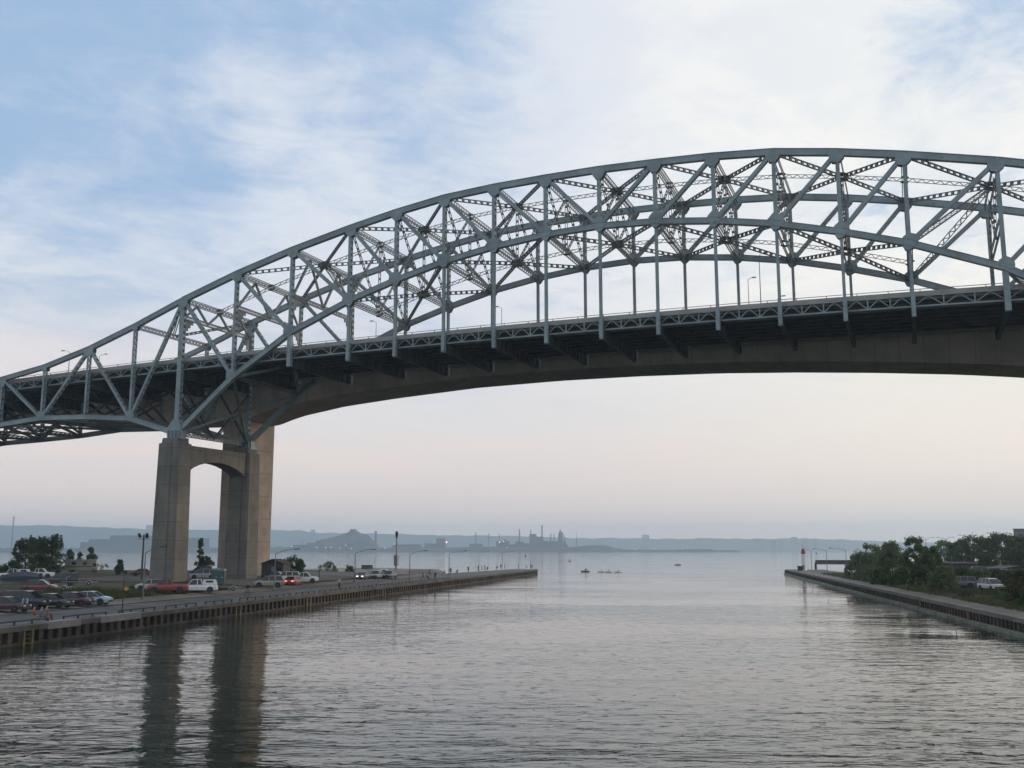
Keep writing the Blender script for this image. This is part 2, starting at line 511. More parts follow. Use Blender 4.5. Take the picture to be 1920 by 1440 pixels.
for Y, nm in ((0.0, 'near'), (BY, 'far')):
    tr = MB()
    tc_ = MB()
    for i in range(I0, I1):
        a, b = T(i, Y), T(i + 1, Y)
        m_ = abs(i + .5) < 8
        hh = .88 if m_ else .76
        tc_.bar(a, b, .76, hh); n = Vector((-(b-a).z, 0, (b-a).x)).normalized()
        tc_.bar(a + n * (hh/2 + .03), b + n * (hh/2 + .03), 0.92, .06)
    for i in range(I0, I1):
        a, b = B(i, Y), B(i + 1, Y)
        tr.bar(a, b, .74, .76); n = Vector((-(b-a).z, 0, (b-a).x)).normalized()
        tr.bar(a - n * .40, b - n * .40, .86, .05); tr.bar(a + n * .40, b + n * .40, .86, .05)
    for i in range(I0 + 1, I1):
        dT = (T(i + 1, Y) - T(i - 1, Y)); dB = (B(i + 1, Y) - B(i - 1, Y)) if abs(i) != 8 else Vector((1, 0, 0))
        big = abs(i) <= 8 or i % 2 == 0
        gusset(tc_, T(i, Y), dT, 1.0 if big else .55, .45, 1.5 if big else .85, Y, hw=.38)
        if abs(i) < 8 or i % 2: gusset(tr, B(i, Y), dB, 1.0, .5, 1.3, Y, sgn=1, hw=.38)
        if abs(i) <= 5: gusset(tr, B(i, Y), dB, .75, .22, 1.0, Y, sgn=-1, hw=.38)
        if abs(i) == 8:
            P = B(i, Y)
            tr.prism([(P.x - 1.5, P.z - .75), (P.x + 1.5, P.z - .75), (P.x + 1.3, P.z + .9), (P.x + .5, P.z + 2.4), (P.x - .5, P.z + 2.4), (P.x - 1.7, P.z + .9)], Y - .62, Y + .62)
            tr.box((P.x - 1.7, Y - 1.1, P.z - 1.0), (P.x + 1.7, Y + 1.1, P.z - .75))
            for q in (-1.1, -.4, .4, 1.1): tr.box((P.x + q - .06, Y - 1.0, P.z - .75), (P.x + q + .06, Y + 1.0, P.z + .5))
    truss = tr.build('arch_truss', STEEL, bridge)
    tc_.build('top_chord', STEEL, truss)
    truss['label'] = 'arch truss on the side nearer the viewer' if Y == 0 else 'arch truss on the side away from the viewer'
    for i in range(I0 + 1, I1):
        ai = abs(i)
        t_, b_ = T(i, Y), B(i, Y)
        v = MB()
        wx = .92 if ai == 8 else (.50 if ai < 8 else .44)
        v.laced(b_ + Vector((0, 0, .5)), t_ - Vector((0, 0, .5)), (0, 1, 0), .70, wx, 'batten', 1.05, .07, fill=.5)
        v.build('vertical', STEEL, truss)
    dl = []
    for i in range(I0 + 1, I1):
        if i in (-8, 8): continue
    for i in range(0, 8): dl += [((i, 'B'), (i + 1, 'T')), ((-i, 'B'), (-i - 1, 'T'))]
    for s in (-1, 1):
        for k in range(8, 16):
            dl.append(((s*k, 'T' if k % 2 == 0 else 'B'), (s*(k + 1), 'B' if k % 2 == 0 else 'T')))
    for (i, p), (j, q) in dl:
        a = T(i, Y) if p == 'T' else B(i, Y); b = T(j, Y) if q == 'T' else B(j, Y)
        d = (b - a).normalized()
        v = MB(); sw = .54 if max(abs(i), abs(j)) <= 8 else .46
        v.laced(a + d * .7, b - d * .7, (0, 1, 0), .68, sw, 'batten', 1.05, .07, fill=.48)
        v.build('diagonal', STEEL, truss)
    for i in range(-6, 7):
        b_ = B(i, Y); zb = FBZ + crown(nx(i))
        v = MB()
        if abs(i) == 6: v.box((b_.x - .36, Y - .33, zb), (b_.x + .36, Y + .33, b_.z - .4))
        else:
            v.bar((b_.x, Y - .22, b_.z - .55), (b_.x, Y - .22, zb + 3.2), .38, .10, (0, 1, 0)); v.bar((b_.x, Y + .22, b_.z - .55), (b_.x, Y + .22, zb + 3.2), .38, .10, (0, 1, 0))
            v.bar((b_.x, Y, b_.z - .55), (b_.x, Y, zb + 3.2), .10, .34, (0, 1, 0))
            v.box((b_.x - .27, Y - .30, zb), (b_.x + .27, Y + .30, zb + 3.2))
        v.build('hanger', STEEL, truss)

# ---- bracing between the two trusses
def strut(A, B_, name='cross_strut', S=.86, Tt=.78, kind='x', pitch=.92, up=(0, 0, 1), four=True, m=STEELD, c=.11, fill=.5):
    v = MB(); d = (Vector(B_) - Vector(A)).normalized()
    v.laced(Vector(A) + d * .45, Vector(B_) - d * .45, up, S, Tt, kind, pitch, c, four, fill, lw=.11)
    return v
def plate(m, P, r, n, tt=.03):
    """small many-sided gusset where bracing members meet"""
    n = Vector(n).normalized(); a = n.cross(Vector((0, 1, 0))).normalized(); b = Vector((0, 1, 0))
    vs = []
    for s in (-1, 1):
        for k in range(8):
            t = math.pi * (k + .5) / 4
            vs.append(P + a * (r * 1.05 * math.cos(t)) + b * (r * math.sin(t)) + n * (s * tt))
    m.add(vs, [tuple(range(8)), tuple(reversed(range(8, 16)))] + [((k + 1) % 8, k, 8 + k, 8 + (k + 1) % 8) for k in range(8)])
def lateral(F, idx, stars):
    for i in idx:
        a, b = F(i, 0), F(i, BY); v = strut(a, b); M = (a + b) / 2
        d = (F(i + 1, 0) - F(i - 1, 0)); n = Vector((-d.z, 0, d.x))
        for s in (-.36, .36): plate(v, M + n.normalized() * s, (.95 if i in stars else .55), n)
        v.build('cross_strut', STEELD, bridge)
        if i in stars:
            for s in (-1, 1):
                if i + s not in idx and abs(i + s) > 16: continue
                for yy in (0, BY):
                    e = F(i + s, yy)
                    q = strut(M, e, S=.60, Tt=.30, kind='batten', pitch=1.05, up=(0, 0, 1), four=False, c=.09, fill=.34)
                    q.build('lateral_brace', STEELD, bridge)
        if i + 1 in idx:
            M2 = (F(i + 1, 0) + F(i + 1, BY)) / 2
            q = strut(M, M2, S=.56, Tt=.16, kind='v', pitch=.60, up=(0, 0, 1), four=False, c=.05)
            q.build('centre_strut', STEELD, bridge)
lateral(T, list(range(-8, 9)), [-6, -4, -2, 0, 2, 4, 6])
lateral(B, list(range(-5, 6)), [-4, -2, 0, 2, 4])
for i in (-9, 9):
    v = strut(T(i, 0), T(i, BY)); v.build('cross_strut', STEELD, bridge)
    for yy in (0, BY):
        s = 1 if i < 0 else -1
        M = (T(i, 0) + T(i, BY)) / 2
        q = strut(M, T(i + s, yy), S=.46, Tt=.4, kind='x', pitch=.8, four=True, c=.09); q.build('lateral_brace', STEELD, bridge)
# sway frames: post at the centre and an X in each half
def thin(m, a, b, S=.36):
    d = (b - a).normalized()
    m.laced(a + d * .7, b - d * .7, Vector((1, 0, 0)), S, .20, 'batten', 1.15, .06, False, .30)
for i in range(-5, 6):
    m = MB(); tn, tf, bn, bf = T(i, 0), T(i, BY), B(i, 0), B(i, BY); tm = (tn + tf) / 2; bm = (bn + bf) / 2
    thin(m, bm, tm, .42)
    for a, b in ((tn, bm), (tm, bn), (tf, bm), (tm, bf)): thin(m, a, b)
    m.build('sway_brace', STEELD, bridge)
# portals in the sloping end panels and near the deck
for s in (-1, 1):
    tm = (T(6*s, 0) + T(6*s, BY)) / 2
    for yy in (0, BY):
        q = strut(tm, B(5*s, yy), S=.66, Tt=.36, kind='v', pitch=.62, up=(-s, 0, .8), four=False, c=.10); q.build('portal_brace', STEELD, bridge)
    for i, zc in ((6*s, 41.4), (7*s, 40.4), (8*s, 39.6)):
        x = nx(i); zc += ZO; zt = T(i, 0).z
        m = MB()
        m.laced((x, .4, zc), (x, BY - .4, zc), (0, 0, 1), .7, .55, 'x', .85, .11, True)
        n = 4 if zt - zc > 4.5 else 6
        for k in range(n):
            y0 = .4 + (BY - .8) * k / n; y1 = .4 + (BY - .8) * (k + 1) / n
            z0, z1 = (zc, zt - .4) if k % 2 == 0 else (zt - .4, zc)
            m.laced((x, y0, z0), (x, y1, z1), (1, 0, 0), .3, .36, 'batten', 1.1, .06, False, .35)
        for yy, sg in ((.4, 1), (BY - .4, -1)):           # solid knees with round lightening holes
            for k in range(5):
                w0 = 2.6 * (1 - k / 5) ** 1.5; w1 = 2.6 * (1 - (k + 1) / 5) ** 1.5
                z0 = zc - .35 - k * .62
                pa, pb = sorted((yy, yy + sg * (w0 + w1) / 2))
                m.box((x - .1, pa, z0 - .62), (x + .1, pb, z0))
        m.build('portal_frame', STEELD, bridge)
# bracing under the deck in the end panels and side spans
for s in (-1, 1):
    for k in range(7, 16):
        i = s * k
        a, b = B(i, 0), B(i, BY)
        v = strut(a, b, S=.6, Tt=.5, pitch=1.0, c=.1); v.build('bottom_strut', STEELD, bridge)
        m = MB(); zt = FBZ + crown(nx(i)) - .1
        mid = Vector((nx(i), BY / 2, zt)); bmid = (a + b) / 2
        for yy in (0, BY):
            m.laced((nx(i), yy, a.z + .5), mid, (1, 0, 0), .3, .34, 'batten', 1.1, .06, False, .35)
            m.laced((nx(i), yy, zt), bmid, (1, 0, 0), .26, .3, 'batten', 1.1, .06, False, .35)
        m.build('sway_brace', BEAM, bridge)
        for (p, q) in ((B(i, 0), B(i + s, BY)), (B(i, BY), B(i + s, 0))):
            v = strut(p, q, S=.4, Tt=.42, kind='batten', pitch=1.0, four=False, c=.08, fill=.4, up=(q-p).cross(Vector((0,0,1)))); v.build('bottom_lateral', STEELD, bridge)
        M = (a + b) / 2; M2 = (B(i + s, 0) + B(i + s, BY)) / 2
        v = strut(M, M2, S=.4, Tt=.3, kind='v', pitch=.6, four=False, c=.06); v.build('bottom_lateral', STEELD, bridge)
    for (p, q) in ((B(7*s, 0), B(6*s, BY)), (B(7*s, BY), B(6*s, 0))):
        v = strut(p, q, S=.55, Tt=.5, kind='batten', pitch=1.3, four=False, c=.1, fill=.5, up=(q-p).cross(Vector((0,0,1)))); v.build('bottom_lateral', STEEL, bridge)

# ---- deck
xs = [nx(I0) + (nx(I1) - nx(I0)) * k / 96 for k in range(97)]
def ribbon(m, y0, y1, z0, z1):
    """box section following the road's crown; z0,z1 relative to midspan"""
    for a, b in zip(xs[:-1], xs[1:]):
        ca, cb = crown(a) + ZO, crown(b) + ZO
        m.add([(a,y0,z0+ca),(a,y1,z0+ca),(a,y1,z1+ca),(a,y0,z1+ca),(b,y0,z0+cb),(b,y1,z0+cb),(b,y1,z1+cb),(b,y0,z1+cb)],
              [(0,4,5,1),(1,5,6,2),(2,6,7,3),(3,7,4,0)])
m = MB(); ribbon(m, 1.35, BY - 1.35, 32.5, 32.86); deck = m.build('deck_slab', CONC, bridge)
for y0, y1 in ((1.05, 1.33), (BY - 1.33, BY - 1.05)):
    m = MB(); ribbon(m, y0, y1, 32.88, 33.55)
    m.build('parapet', PARA, deck)
for yy in (1.19, BY - 1.19):
    m = MB(); ribbon(m, yy - .04, yy + .04, 33.80, 33.88)
    nposts = 80
    for k in range(nposts + 1):
        x = nx(I0) + (nx(I1) - nx(I0)) * k / nposts; z = crown(x) + ZO
        m.box((x - .05, yy - .05, z + 33.50), (x + .05, yy + .05, z + 33.82))
    m.build('guard_rail', STEEL, deck)
for yy, nm in ((.72, 'n'), (BY - .72, 'f')):
    m = MB()
    ribbon(m, yy - .15, yy + .15, 31.36, 31.56); ribbon(m, yy - .13, yy + .13, 32.74, 32.90)
    for i in range(I0, I1):
        xa, xb = nx(i), nx(i + 1)
        for k in range(3):
            x0 = xa + (xb - xa) * k / 3; x1 = xa + (xb - xa) * (k + 1) / 3; xm = (x0 + x1) / 2
            z0, z1, zm = crown(x0) + ZO, crown(x1) + ZO, crown(xm) + ZO
            m.bar((x0, yy, z0 + 31.5), (x0, yy, z0 + 32.8), .16, .16, (0, 1, 0))
            m.bar((x0, yy, z0 + 31.5), (xm, yy, zm + 32.78), .12, .12, (0, 1, 0)); m.bar((x1, yy, z1 + 31.5), (xm, yy, zm + 32.78), .12, .12, (0, 1, 0))
    m.build('edge_truss', STEEL, deck)
for k in range(7):
    y = 2.4 + k * 2.43; m = MB()
    ribbon(m, y - .05, y + .05, 31.5, 32.49); ribbon(m, y - .2, y + .2, 31.44, 31.5)
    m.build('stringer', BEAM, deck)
for i in range(I0 + 1, I1):
    x = nx(i); z = FBZ + crown(x); m = MB()
    zt = 32.3 + ZO + crown(x)
    m.box((x - .07, .34, z + .06), (x + .07, BY - .34, zt))
    m.box((x - .28, .34, z), (x + .28, BY - .34, z + .06))
    for k in range(11):
        y = 1.2 + k * (BY - 2.4) / 10
        m.box((x - .22, y - .03, z + .06), (x + .22, y + .03, zt))
    for yy, sg in ((.34, 1), (BY - .34, -1)):           # end brackets
        m.prism([(x - .3, z + .06), (x + .3, z + .06), (x + .3, z + 2.2), (x - .3, z + 2.2)], min(yy, yy + sg * .5), max(yy, yy + sg * .5))
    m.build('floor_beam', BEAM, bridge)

# ================================================================== PIERS OF THE STEEL BRIDGE
def frustum(m, x0, x1, y0, y1, z0, X0, X1, Y0, Y1, z1, ch=.35):
    def ring(a, b, c, d, z): return [(a+ch,c,z),(b-ch,c,z),(b,c+ch,z),(b,d-ch,z),(b-ch,d,z),(a+ch,d,z),(a,d-ch,z),(a,c+ch,z)]
    vs = ring(x0, x1, y0, y1, z0) + ring(X0, X1, Y0, Y1, z1)
    m.add(vs, [tuple(reversed(range(8))), tuple(range(8, 16))] + [(k, (k+1) % 8, 8 + (k+1) % 8, 8 + k) for k in range(8)])
def steel_pier(cx, label):
    p = tag(empty('bridge_pier', (cx, 0, 0)), label, 'pier', 'concrete piers of the steel bridge')
    for yc in (0, BY):
        m = MB()
        xo = -.2
        frustum(m, xo-2.55, xo+2.55, yc-2.05, yc+2.05, -1, xo-2.15, xo+2.15, yc-1.85, yc+1.85, 25.3)
        frustum(m, xo-1.1, xo+1.1, yc-2.3, yc+2.3, -1, xo-.9, xo+.9, yc-2.05, yc+2.05, 25.3, .1)
        frustum(m, xo-1.75, xo+1.75, yc-1.5, yc+1.5, 25.3, xo-1.65, xo+1.65, yc-1.4, yc+1.4, 26.2, .15)
        m.build('column', PIERC, p)
    m = MB()
    pts = []
    for k in range(11):
        t = k / 10; y = 1.4 + (BY - 2.8) * t
        pts.append((y, 20.4 + 2.4 * (1 - (2 * t - 1) ** 2) ** .8))
    poly = [(1.4, 25.15), (BY - 1.4, 25.15)] + list(reversed(pts))
    Mx = Matrix(((0, 1, 0, 0), (1, 0, 0, 0), (0, 0, 1, 0), (0, 0, 0, 1)))
    m.prism(poly, -1.75, 1.35, Mx)
    m.build('crossbeam', PIERC, p)
    return p
steel_pier(nx(-8), 'tall twin-column concrete pier with arched crossbeam standing on the car park')
steel_pier(nx(8), 'twin-column concrete pier beyond the right edge of the photo')

# ================================================================== CONCRETE BRIDGE BEHIND
cb = tag(empty('concrete_bridge', (0, 29, 0)), 'haunched concrete box girder road bridge running just behind the steel arch', 'bridge')
prof = [(-235, 25.9), (-215, 29.0), (-200, 28.6), (-150, 29.4), (-128, 27.0), (-112, 26.4), (-98, 26.0), (-89, 25.8), (-86, 25.5), (-83, 25.6), (-80, 26.5), (-77, 27.35), (-66.5, 28.95), (-54, 30.0), (-37, 31.05), (-20, 31.4), (-5, 31.3), (10, 30.9), (23, 30.2), (36, 29.3), (48.5, 28.2), (58, 27.1), (66, 25.7), (70, 25.6), (80, 27.0), (100, 28.5), (130, 29.3), (200, 28)]
def soffit(x):
    for (a, za), (b, zb) in zip(prof[:-1], prof[1:]):
        if a <= x <= b: return za + (zb - za) * (x - a) / (b - a)
m = MB(); top = lambda x: 34.3 + ZO + crown(x) * .9
gx = [-235 + k * 3.0 for k in range(146)]
for a, b in zip(gx[:-1], gx[1:]):
    ring = []
    for x in (a, b):
        s = soffit(x) + ZO; t = top(x)
        ring += [(x,-.6+1,s),(x,11.6,s),(x,12.6,t-1.3),(x,16.6,t-.75),(x,16.6,t),(x,-5,t),(x,-5,t-.75),(x,-.6,t-1.3)]
    ring = [(q[0], q[1], q[2]) for q in ring]
    m.add(ring, [(k, 8 + k, 8 + (k+1) % 8, (k+1) % 8) for k in range(8)])
m.build('box_girder', GIRD, cb)
for yy in (-5.0, 16.25):
    m = MB()
    for a, b in zip(gx[:-1], gx[1:]):
        ta, tb = top(a), top(b)
        m.add([(a,yy,ta),(a,yy+.35,ta),(a,yy+.3,ta+.85),(a,yy+.05,ta+.85),(b,yy,tb),(b,yy+.35,tb),(b,yy+.3,tb+.85),(b,yy+.05,tb+.85)], [(0,3,7,4),(3,2,6,7),(2,1,5,6)])
    m.build('parapet', GIRD, cb)
for i, (xa, xb) in enumerate(((-88.0, -83.4), (66, 70.6))):
    cp = tag(empty('bridge_pier', ((xa + xb) / 2, 29, 0)), ('tan concrete wall pier under the box girder, behind the twin columns' if i == 0 else 'concrete wall pier of the box girder beyond the right edge'), 'pier', 'concrete piers of the box girder bridge')
    hw = (xb - xa) / 2
    m = MB(); m.box((-hw, .55, -1), (hw, 11.45, 26.2 + ZO + 1.2))
    m.box((-hw + .4, .1, -1), (hw - .6, .55, 26.2 + ZO - 3))
    m.build('shaft', PIERN, cp)
    if i == 0:
        m = MB(); m.tube([(hw + .1, 1.2, 1), (hw + .1, 1.2, 31)], .09, 6); m.build('drain_pipe', GALV, cp)

# ================================================================== LAND
def XL(y): return -41 - .187 * y
def XR(y): return 41.9 - .2046 * y
def tL(x, y): return (XL(y) - x) * .983
def tR(x, y): return (x - XR(y)) * .98
def smooth(a, b, x):
    t = max(0, min(1, (x - a) / (b - a))); return t * t * (3 - 2 * t)
def interp(tab, x):
    for (a, za), (b, zb) in zip(tab[:-1], tab[1:]):
        if a <= x <= b: return za + (zb - za) * (x - a) / (b - a)
    return tab[0][1] if x < tab[0][0] else tab[-1][1]
shoreL = [(-700, 190), (-400, 150), (-242, 118), (-209, 107), (-174, 93), (-151, 86), (-135, 88), (-120, 104), (-107, 104), (-90, 90), (-80, 84), (-72, 88), (-40, 120)]
def zL(x, y):
    t = tL(x, y)
    z = 1.5 + .95 * smooth(11, 24, t)
    e = interp(shoreL, x) - y
    if x < -74: z = z - (z + .6) * (1 - smooth(0, 9, e))
    return z
def zR(x, y):
    t = tR(x, y)
    z = 1.5 + .7 * smooth(8, 25, t)
    z += 1.1 * smooth(130, 165, y) * smooth(22, 34, t)
    return z
random.seed(3)
def land_cols(name, xs_, y_lo, y_hi, zf, m_, label, ny=70):
    mb = MB(); grid = []
    for x in xs_:
        a, b = y_lo(x), y_hi(x)
        grid.append([(x, a + (b - a) * k / ny, zf(x, a + (b - a) * k / ny) + random.uniform(-.03, .03)) for k in range(ny + 1)])
    n = ny + 1
    mb.v = [q for c in grid for q in c]
    for i in range(len(grid) - 1):
        for k in range(ny):
            mb.f.append((i*n+k, (i+1)*n+k, (i+1)*n+k+1, i*n+k+1)); mb.m.append(0)
    return tag(mb.build(name, m_, smooth=True), label, kind='structure')
xsL = [-700, -500, -400] + list(range(-340, -112, 6)) + list(range(-112, -24, 2))
land_cols('ground', xsL, lambda x: -260, lambda x: min((-41.9 - x) / .187, interp(shoreL, x)), lambda x, y: zL(x, y), GROUND, 'worn grass and dirt of the left bank', 100)
xsR = [26 + k * 2 for k in range(40)] + [110, 125, 150, 200, 300, 500]
land_cols('ground', xsR, lambda x: max(-260, (42.8 - x) / .2046), lambda x: 300 if x > 34 else max((42.8 - x) / .2046 + .5, 150), zR, GROUND, 'scrubby ground of the right bank', 100)
def strip(name, XE, sgn, y0, y1, t0, t1, dz, m_, zf, label, n=80, nt_=6):
    mb = MB()
    for k in range(n + 1):
        y = y0 + (y1 - y0) * k / n
        for j in range(nt_ + 1):
            t = t0 + (t1 - t0) * j / nt_
            x = XE(y) + sgn * t
            mb.v.append((x, y, zf(x, y) + dz))
    q = nt_ + 1
    for k in range(n):
        for j in range(nt_):
            a, b, c, d = k*q+j, k*q+j+1, (k+1)*q+j+1, (k+1)*q+j
            mb.f.append((a, b, c, d) if sgn > 0 else (d, c, b, a)); mb.m.append(0)
    return tag(mb.build(name, m_), label, kind='structure')
strip('quay_pavement', XL, -1, -150, 88, .8, 10.5, .045, ASPH, zL, 'grey asphalt walkway along the left quay', 100)
strip('path', XL, -1, -90, 86, 11.2, 15.5, .05, mat('dusty_path', (.13, .112, .088), .95, 0, .2, .3, coord='World'), zL, 'pale dusty strip behind the quay walkway', 60, 3)
strip('car_park', XL, -1, -2, 74, 17, 62, .06, mat('gravel_lot', (.085, .08, .068), .95, 0, .25, .2, coord='World', dirt=(.05, .052, .032), dscale=.1), zL, 'gravel car park beyond the pier', 60, 14)
strip('quay_pavement', XR, 1, -120, 168, .8, 3.6, .045, mat('right_quay_paving', (.13, .12, .105), .95, 0, .15, .3, coord='World'), lambda x, y: 1.5, 'narrow paved walkway along the right quay', 80, 2)

# sand spit behind the left pier
mb = MB(); random.seed(5)
sp = [(-128, 98, 9), (-138, 112, 12), (-146, 130, 10), (-152, 150, 9), (-154, 170, 9), (-148, 182, 9), (-136, 186, 8), (-124, 184, 6), (-112, 178, 3.5), (-107, 174, 1)]
nv = 8
for i, (x, y, w_) in enumerate(sp):
    a = Vector(sp[min(i+1, len(sp)-1)][:2]) - Vector(sp[max(i-1, 0)][:2]); a.normalize(); nrm = Vector((-a.y, a.x))
    for k in range(nv + 1):
        q = -1 + 2 * k / nv
        z = 1.6 * (1 - q * q) ** .7 * (1 if i < len(sp) - 1 else .2) - .35 + random.uniform(-.1, .1)
        mb.v.append((x + nrm.x * w_ * q, y + nrm.y * w_ * q, z))
for i in range(len(sp) - 1):
    for k in range(nv):
        a = i * (nv + 1) + k; mb.f.append((a, a + 1, a + nv + 2, a + nv + 1)); mb.m.append(0)
tag(mb.build('sand_spit', SAND, smooth=True), 'low curved spit of brown sand behind the left pier', kind='structure')

# ---- quay walls
def quay(XE, sgn, y0, y1, label, cap_m, ledge=False, zt=1.5, rib=1.25):
    q = tag(empty('quay_wall', (XE(y0), y0, 0)), label, 'quay wall'); O = Vector(q.location)
    def P(y, t, z): return Vector((XE(y) + sgn * t, y, z)) - O
    L = y1 - y0
    m = MB(); m.bar(P(y0, .5, zt - .16), P(y1, .5, zt - .16), 1.3, .42); 
    m.build('coping', cap_m, q)
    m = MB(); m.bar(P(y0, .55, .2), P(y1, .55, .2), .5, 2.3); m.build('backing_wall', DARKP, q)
    m = MB(); n = int(L / rib)
    random.seed(7)
    for k in range(n):
        y = y0 + (k + .5) * L / n
        w_ = .50 + random.uniform(-.06, .06)
        a = P(y - w_ / 2, .12, 0); b = P(y + w_ / 2, .12, 0)
        m.bar((a.x, a.y, .28), (b.x, b.y, .28), .42, 1.75)
    m.bar(P(y0, .05, .12), P(y1, .05, .12), .35, .22)
    m.build('sheet_piling', RUST, q)
    if ledge:
        m = MB(); m.bar(P(y0, -.35, .05), P(y1, -.35, .05), .9, .5); m.build('ledge', mat('algae_stained_concrete', (.15, .17, .13), .8, 0, .2, .5, coord='World'), q)
    return q
QL = quay(XL, -1, -150, 172, 'rusty sheet-piled quay wall with concrete coping along the left side of the canal', CAPC)
QR = quay(XR, 1, -130, 200, 'dark sheet-piled quay wall with pale ledge along the right side of the canal', mat('right_coping', (.15, .14, .12), .9, 0, .15, .3, coord='World'), True)
# the two pier heads that run out past the land
def pierhead(XE, sgn, y0, y1, w0, w1, label):
    m = MB(); n = 24
    for k in range(n + 1):
        y = y0 + (y1 - y0) * k / n; wd = w0 + (w1 - w0) * k / n
        xa, xb = XE(y) + sgn * 1.1, XE(y) + sgn * wd
        m.v += [(xa, y, 1.53), (xb, y, 1.53), (xb, y, -1), (xa, y, -1)]
    for k in range(n):
        b = k * 4
        for j in range(4):
            m.f.append((b + j, b + (j+1) % 4, b + 4 + (j+1) % 4, b + 4 + j)); m.m.append(0)
    m.f += [(0, 1, 2, 3), tuple(n*4 + j for j in (3, 2, 1, 0))]; m.m += [0, 0]
    q = tag(m.build('pier_walkway', CAPC), label, 'pier')
    m2 = MB(); xe = XE(y1)
    c = [(xe - (0 if sgn < 0 else .4), y1 - .6), (xe + sgn * w1, y1 - .6), (xe + sgn * w1 * .8, y1 + 1.6), (xe + sgn * w1 * .2, y1 + 1.6)]
    m2.v = [(x, y, z) for z in (-1, 1.35) for x, y in c]; m2.f = [(0,1,2,3),(4,5,6,7)] + [(k,(k+1)%4,4+(k+1)%4,4+k) for k in range(4)]; m2.m = [0]*6
    m2.build('pier_nose', RUST, q)
    return q
pierhead(XL, -1, 80, 172, 17, 8, 'long grey concrete pier walkway reaching out from the left bank')
pierhead(XR, 1, 144, 200, 13, 11, 'concrete pier walkway carrying the small lighthouse')

# pale repaired lengths of coping on the left
for ya, yb, lb in ((-71, -66.5, 'short pale patch of new concrete coping at the lower left'), (-63.5, -57, 'longer pale length of concrete coping beside the lower left cars')):
    m = MB(); m.bar((XL(ya) - .4, ya, 1.56), (XL(yb) - .4, yb, 1.56), 1.2, .14); m.bar((XL(ya) + .2, ya, 1.30), (XL(yb) + .2, yb, 1.30), .1, .5)
    tag(m.build('coping_slab', PALEC), lb, 'coping slab')
# low mooring rails
yk = -76; idx = 0
railpos = []
while yk < 60:
    railpos.append(yk); yk += 8.4 if yk < 20 else 8.4
def rail_obj(y):
    e = empty('mooring_rail', (XL(y) - .9, y, 1.53), math.atan(.187)); m = MB()
    m.tube([(0, 0, .34), (0, 6.4, .34)], .07, 6); e2 = m.build('rail', BLACKM, e)
    for q in (0, 2.1, 4.3, 6.4):
        m = MB(); m.tube([(0, q, 0), (0, q, .36)], .09, 6); m.box((-.18, q - .18, 0), (.18, q + .18, .05)); m.build('post', BLACKM, e)
    return e
r0 = None
ordn = ['first', 'second', 'third', 'fourth', 'fifth', 'sixth', 'seventh', 'eighth', 'ninth', 'tenth', 'eleventh', 'twelfth', 'thirteenth', 'fourteenth', 'fifteenth', 'sixteenth', 'seventeenth', 'eighteenth', 'nineteenth', 'twentieth']
for k, y in enumerate(railpos):
    if r0 is None: r0 = rail_obj(y); e = r0
    else: e = copy_tree(r0); e.location = (XL(y) - .9, y, 1.53)
    tag(e, 'low dark pipe rail on the left quay coping, %s length from the lower left' % ordn[min(k, 19)], 'mooring rail', 'low pipe rails along the left quay')
def ladder(XE, sgn, y, label):
    e = tag(empty('quay_ladder', (XE(y) - sgn * .28, y, 0)), label, 'ladder', 'ladders on the quay walls')
    for q in (-.42, .42):
        m = MB(); m.box((-.10, q - .09, -.6), (.10, q + .09, 1.2)); m.build('side_rail', YEL, e)
    for z in (-.2, .15, .5, .85, 1.2):
        m = MB(); m.tube([(0, -.4, z), (0, .4, z)], .03, 6); m.build('rung', YEL, e)
for y, lb in ((-73.5, 'yellow quay ladder at the far lower left of the wall'), (-36.5, 'yellow quay ladder below the dark signpost pole stretch'), (-15.5, 'faded yellow quay ladder just right of the bridge pier'), (17, 'small yellow quay ladder furthest along the left wall')):
    ladder(XL, -1, y, lb)
for y, lb in ((86, 'brown ladder furthest out on the right quay wall'), (48, 'second ladder along the right quay wall from the lighthouse'), (6, 'third ladder along the right quay wall from the lighthouse'), (-17, 'nearest ladder on the right quay wall')):
    ladder(XR, 1, y, lb)

# ================================================================== VEHICLES
PAINT = {}
def paint(name, c, rough=.3):
    if name not in PAINT: PAINT[name] = mat(name, c, rough, 0, .06, 1.5, coat=.5)
    return PAINT[name]
TAIL = mat('tail_lamp_red', (.30, .01, .01), .3, 0, .02, 2)
TAILON = emis('lit_tail_lamp', (1.0, .12, .07), 5)
HEADON = emis('lit_head_lamp', (1.0, .93, .85), 5)
HEADL = mat('head_lamp_glass', (.55, .56, .55), .15, 0, .02, 2)
def wheel(parent, x, y, r, w_=.22):
    g = MB(); seg = 14
    prof_ = [(r*.55, -w_/2), (r*.93, -w_/2), (r, -w_*.32), (r, w_*.32), (r*.93, w_/2), (r*.55, w_/2)]
    for (a, b) in prof_:
        for k in range(seg):
            t = 2*math.pi*k/seg; g.v.append((x + a*math.cos(t), y + b, r + a*math.sin(t)))
    for j in range(len(prof_) - 1):
        for k in range(seg):
            g.f.append((j*seg+k, j*seg+(k+1)%seg, (j+1)*seg+(k+1)%seg, (j+1)*seg+k)); g.m.append(0)
    o = g.build('wheel', TYRE, parent)
    h = MB(); h.tube([(x, y - w_*.42, r), (x, y + w_*.42, r)], r*.56, 10); h.build('rim', GALV, o)
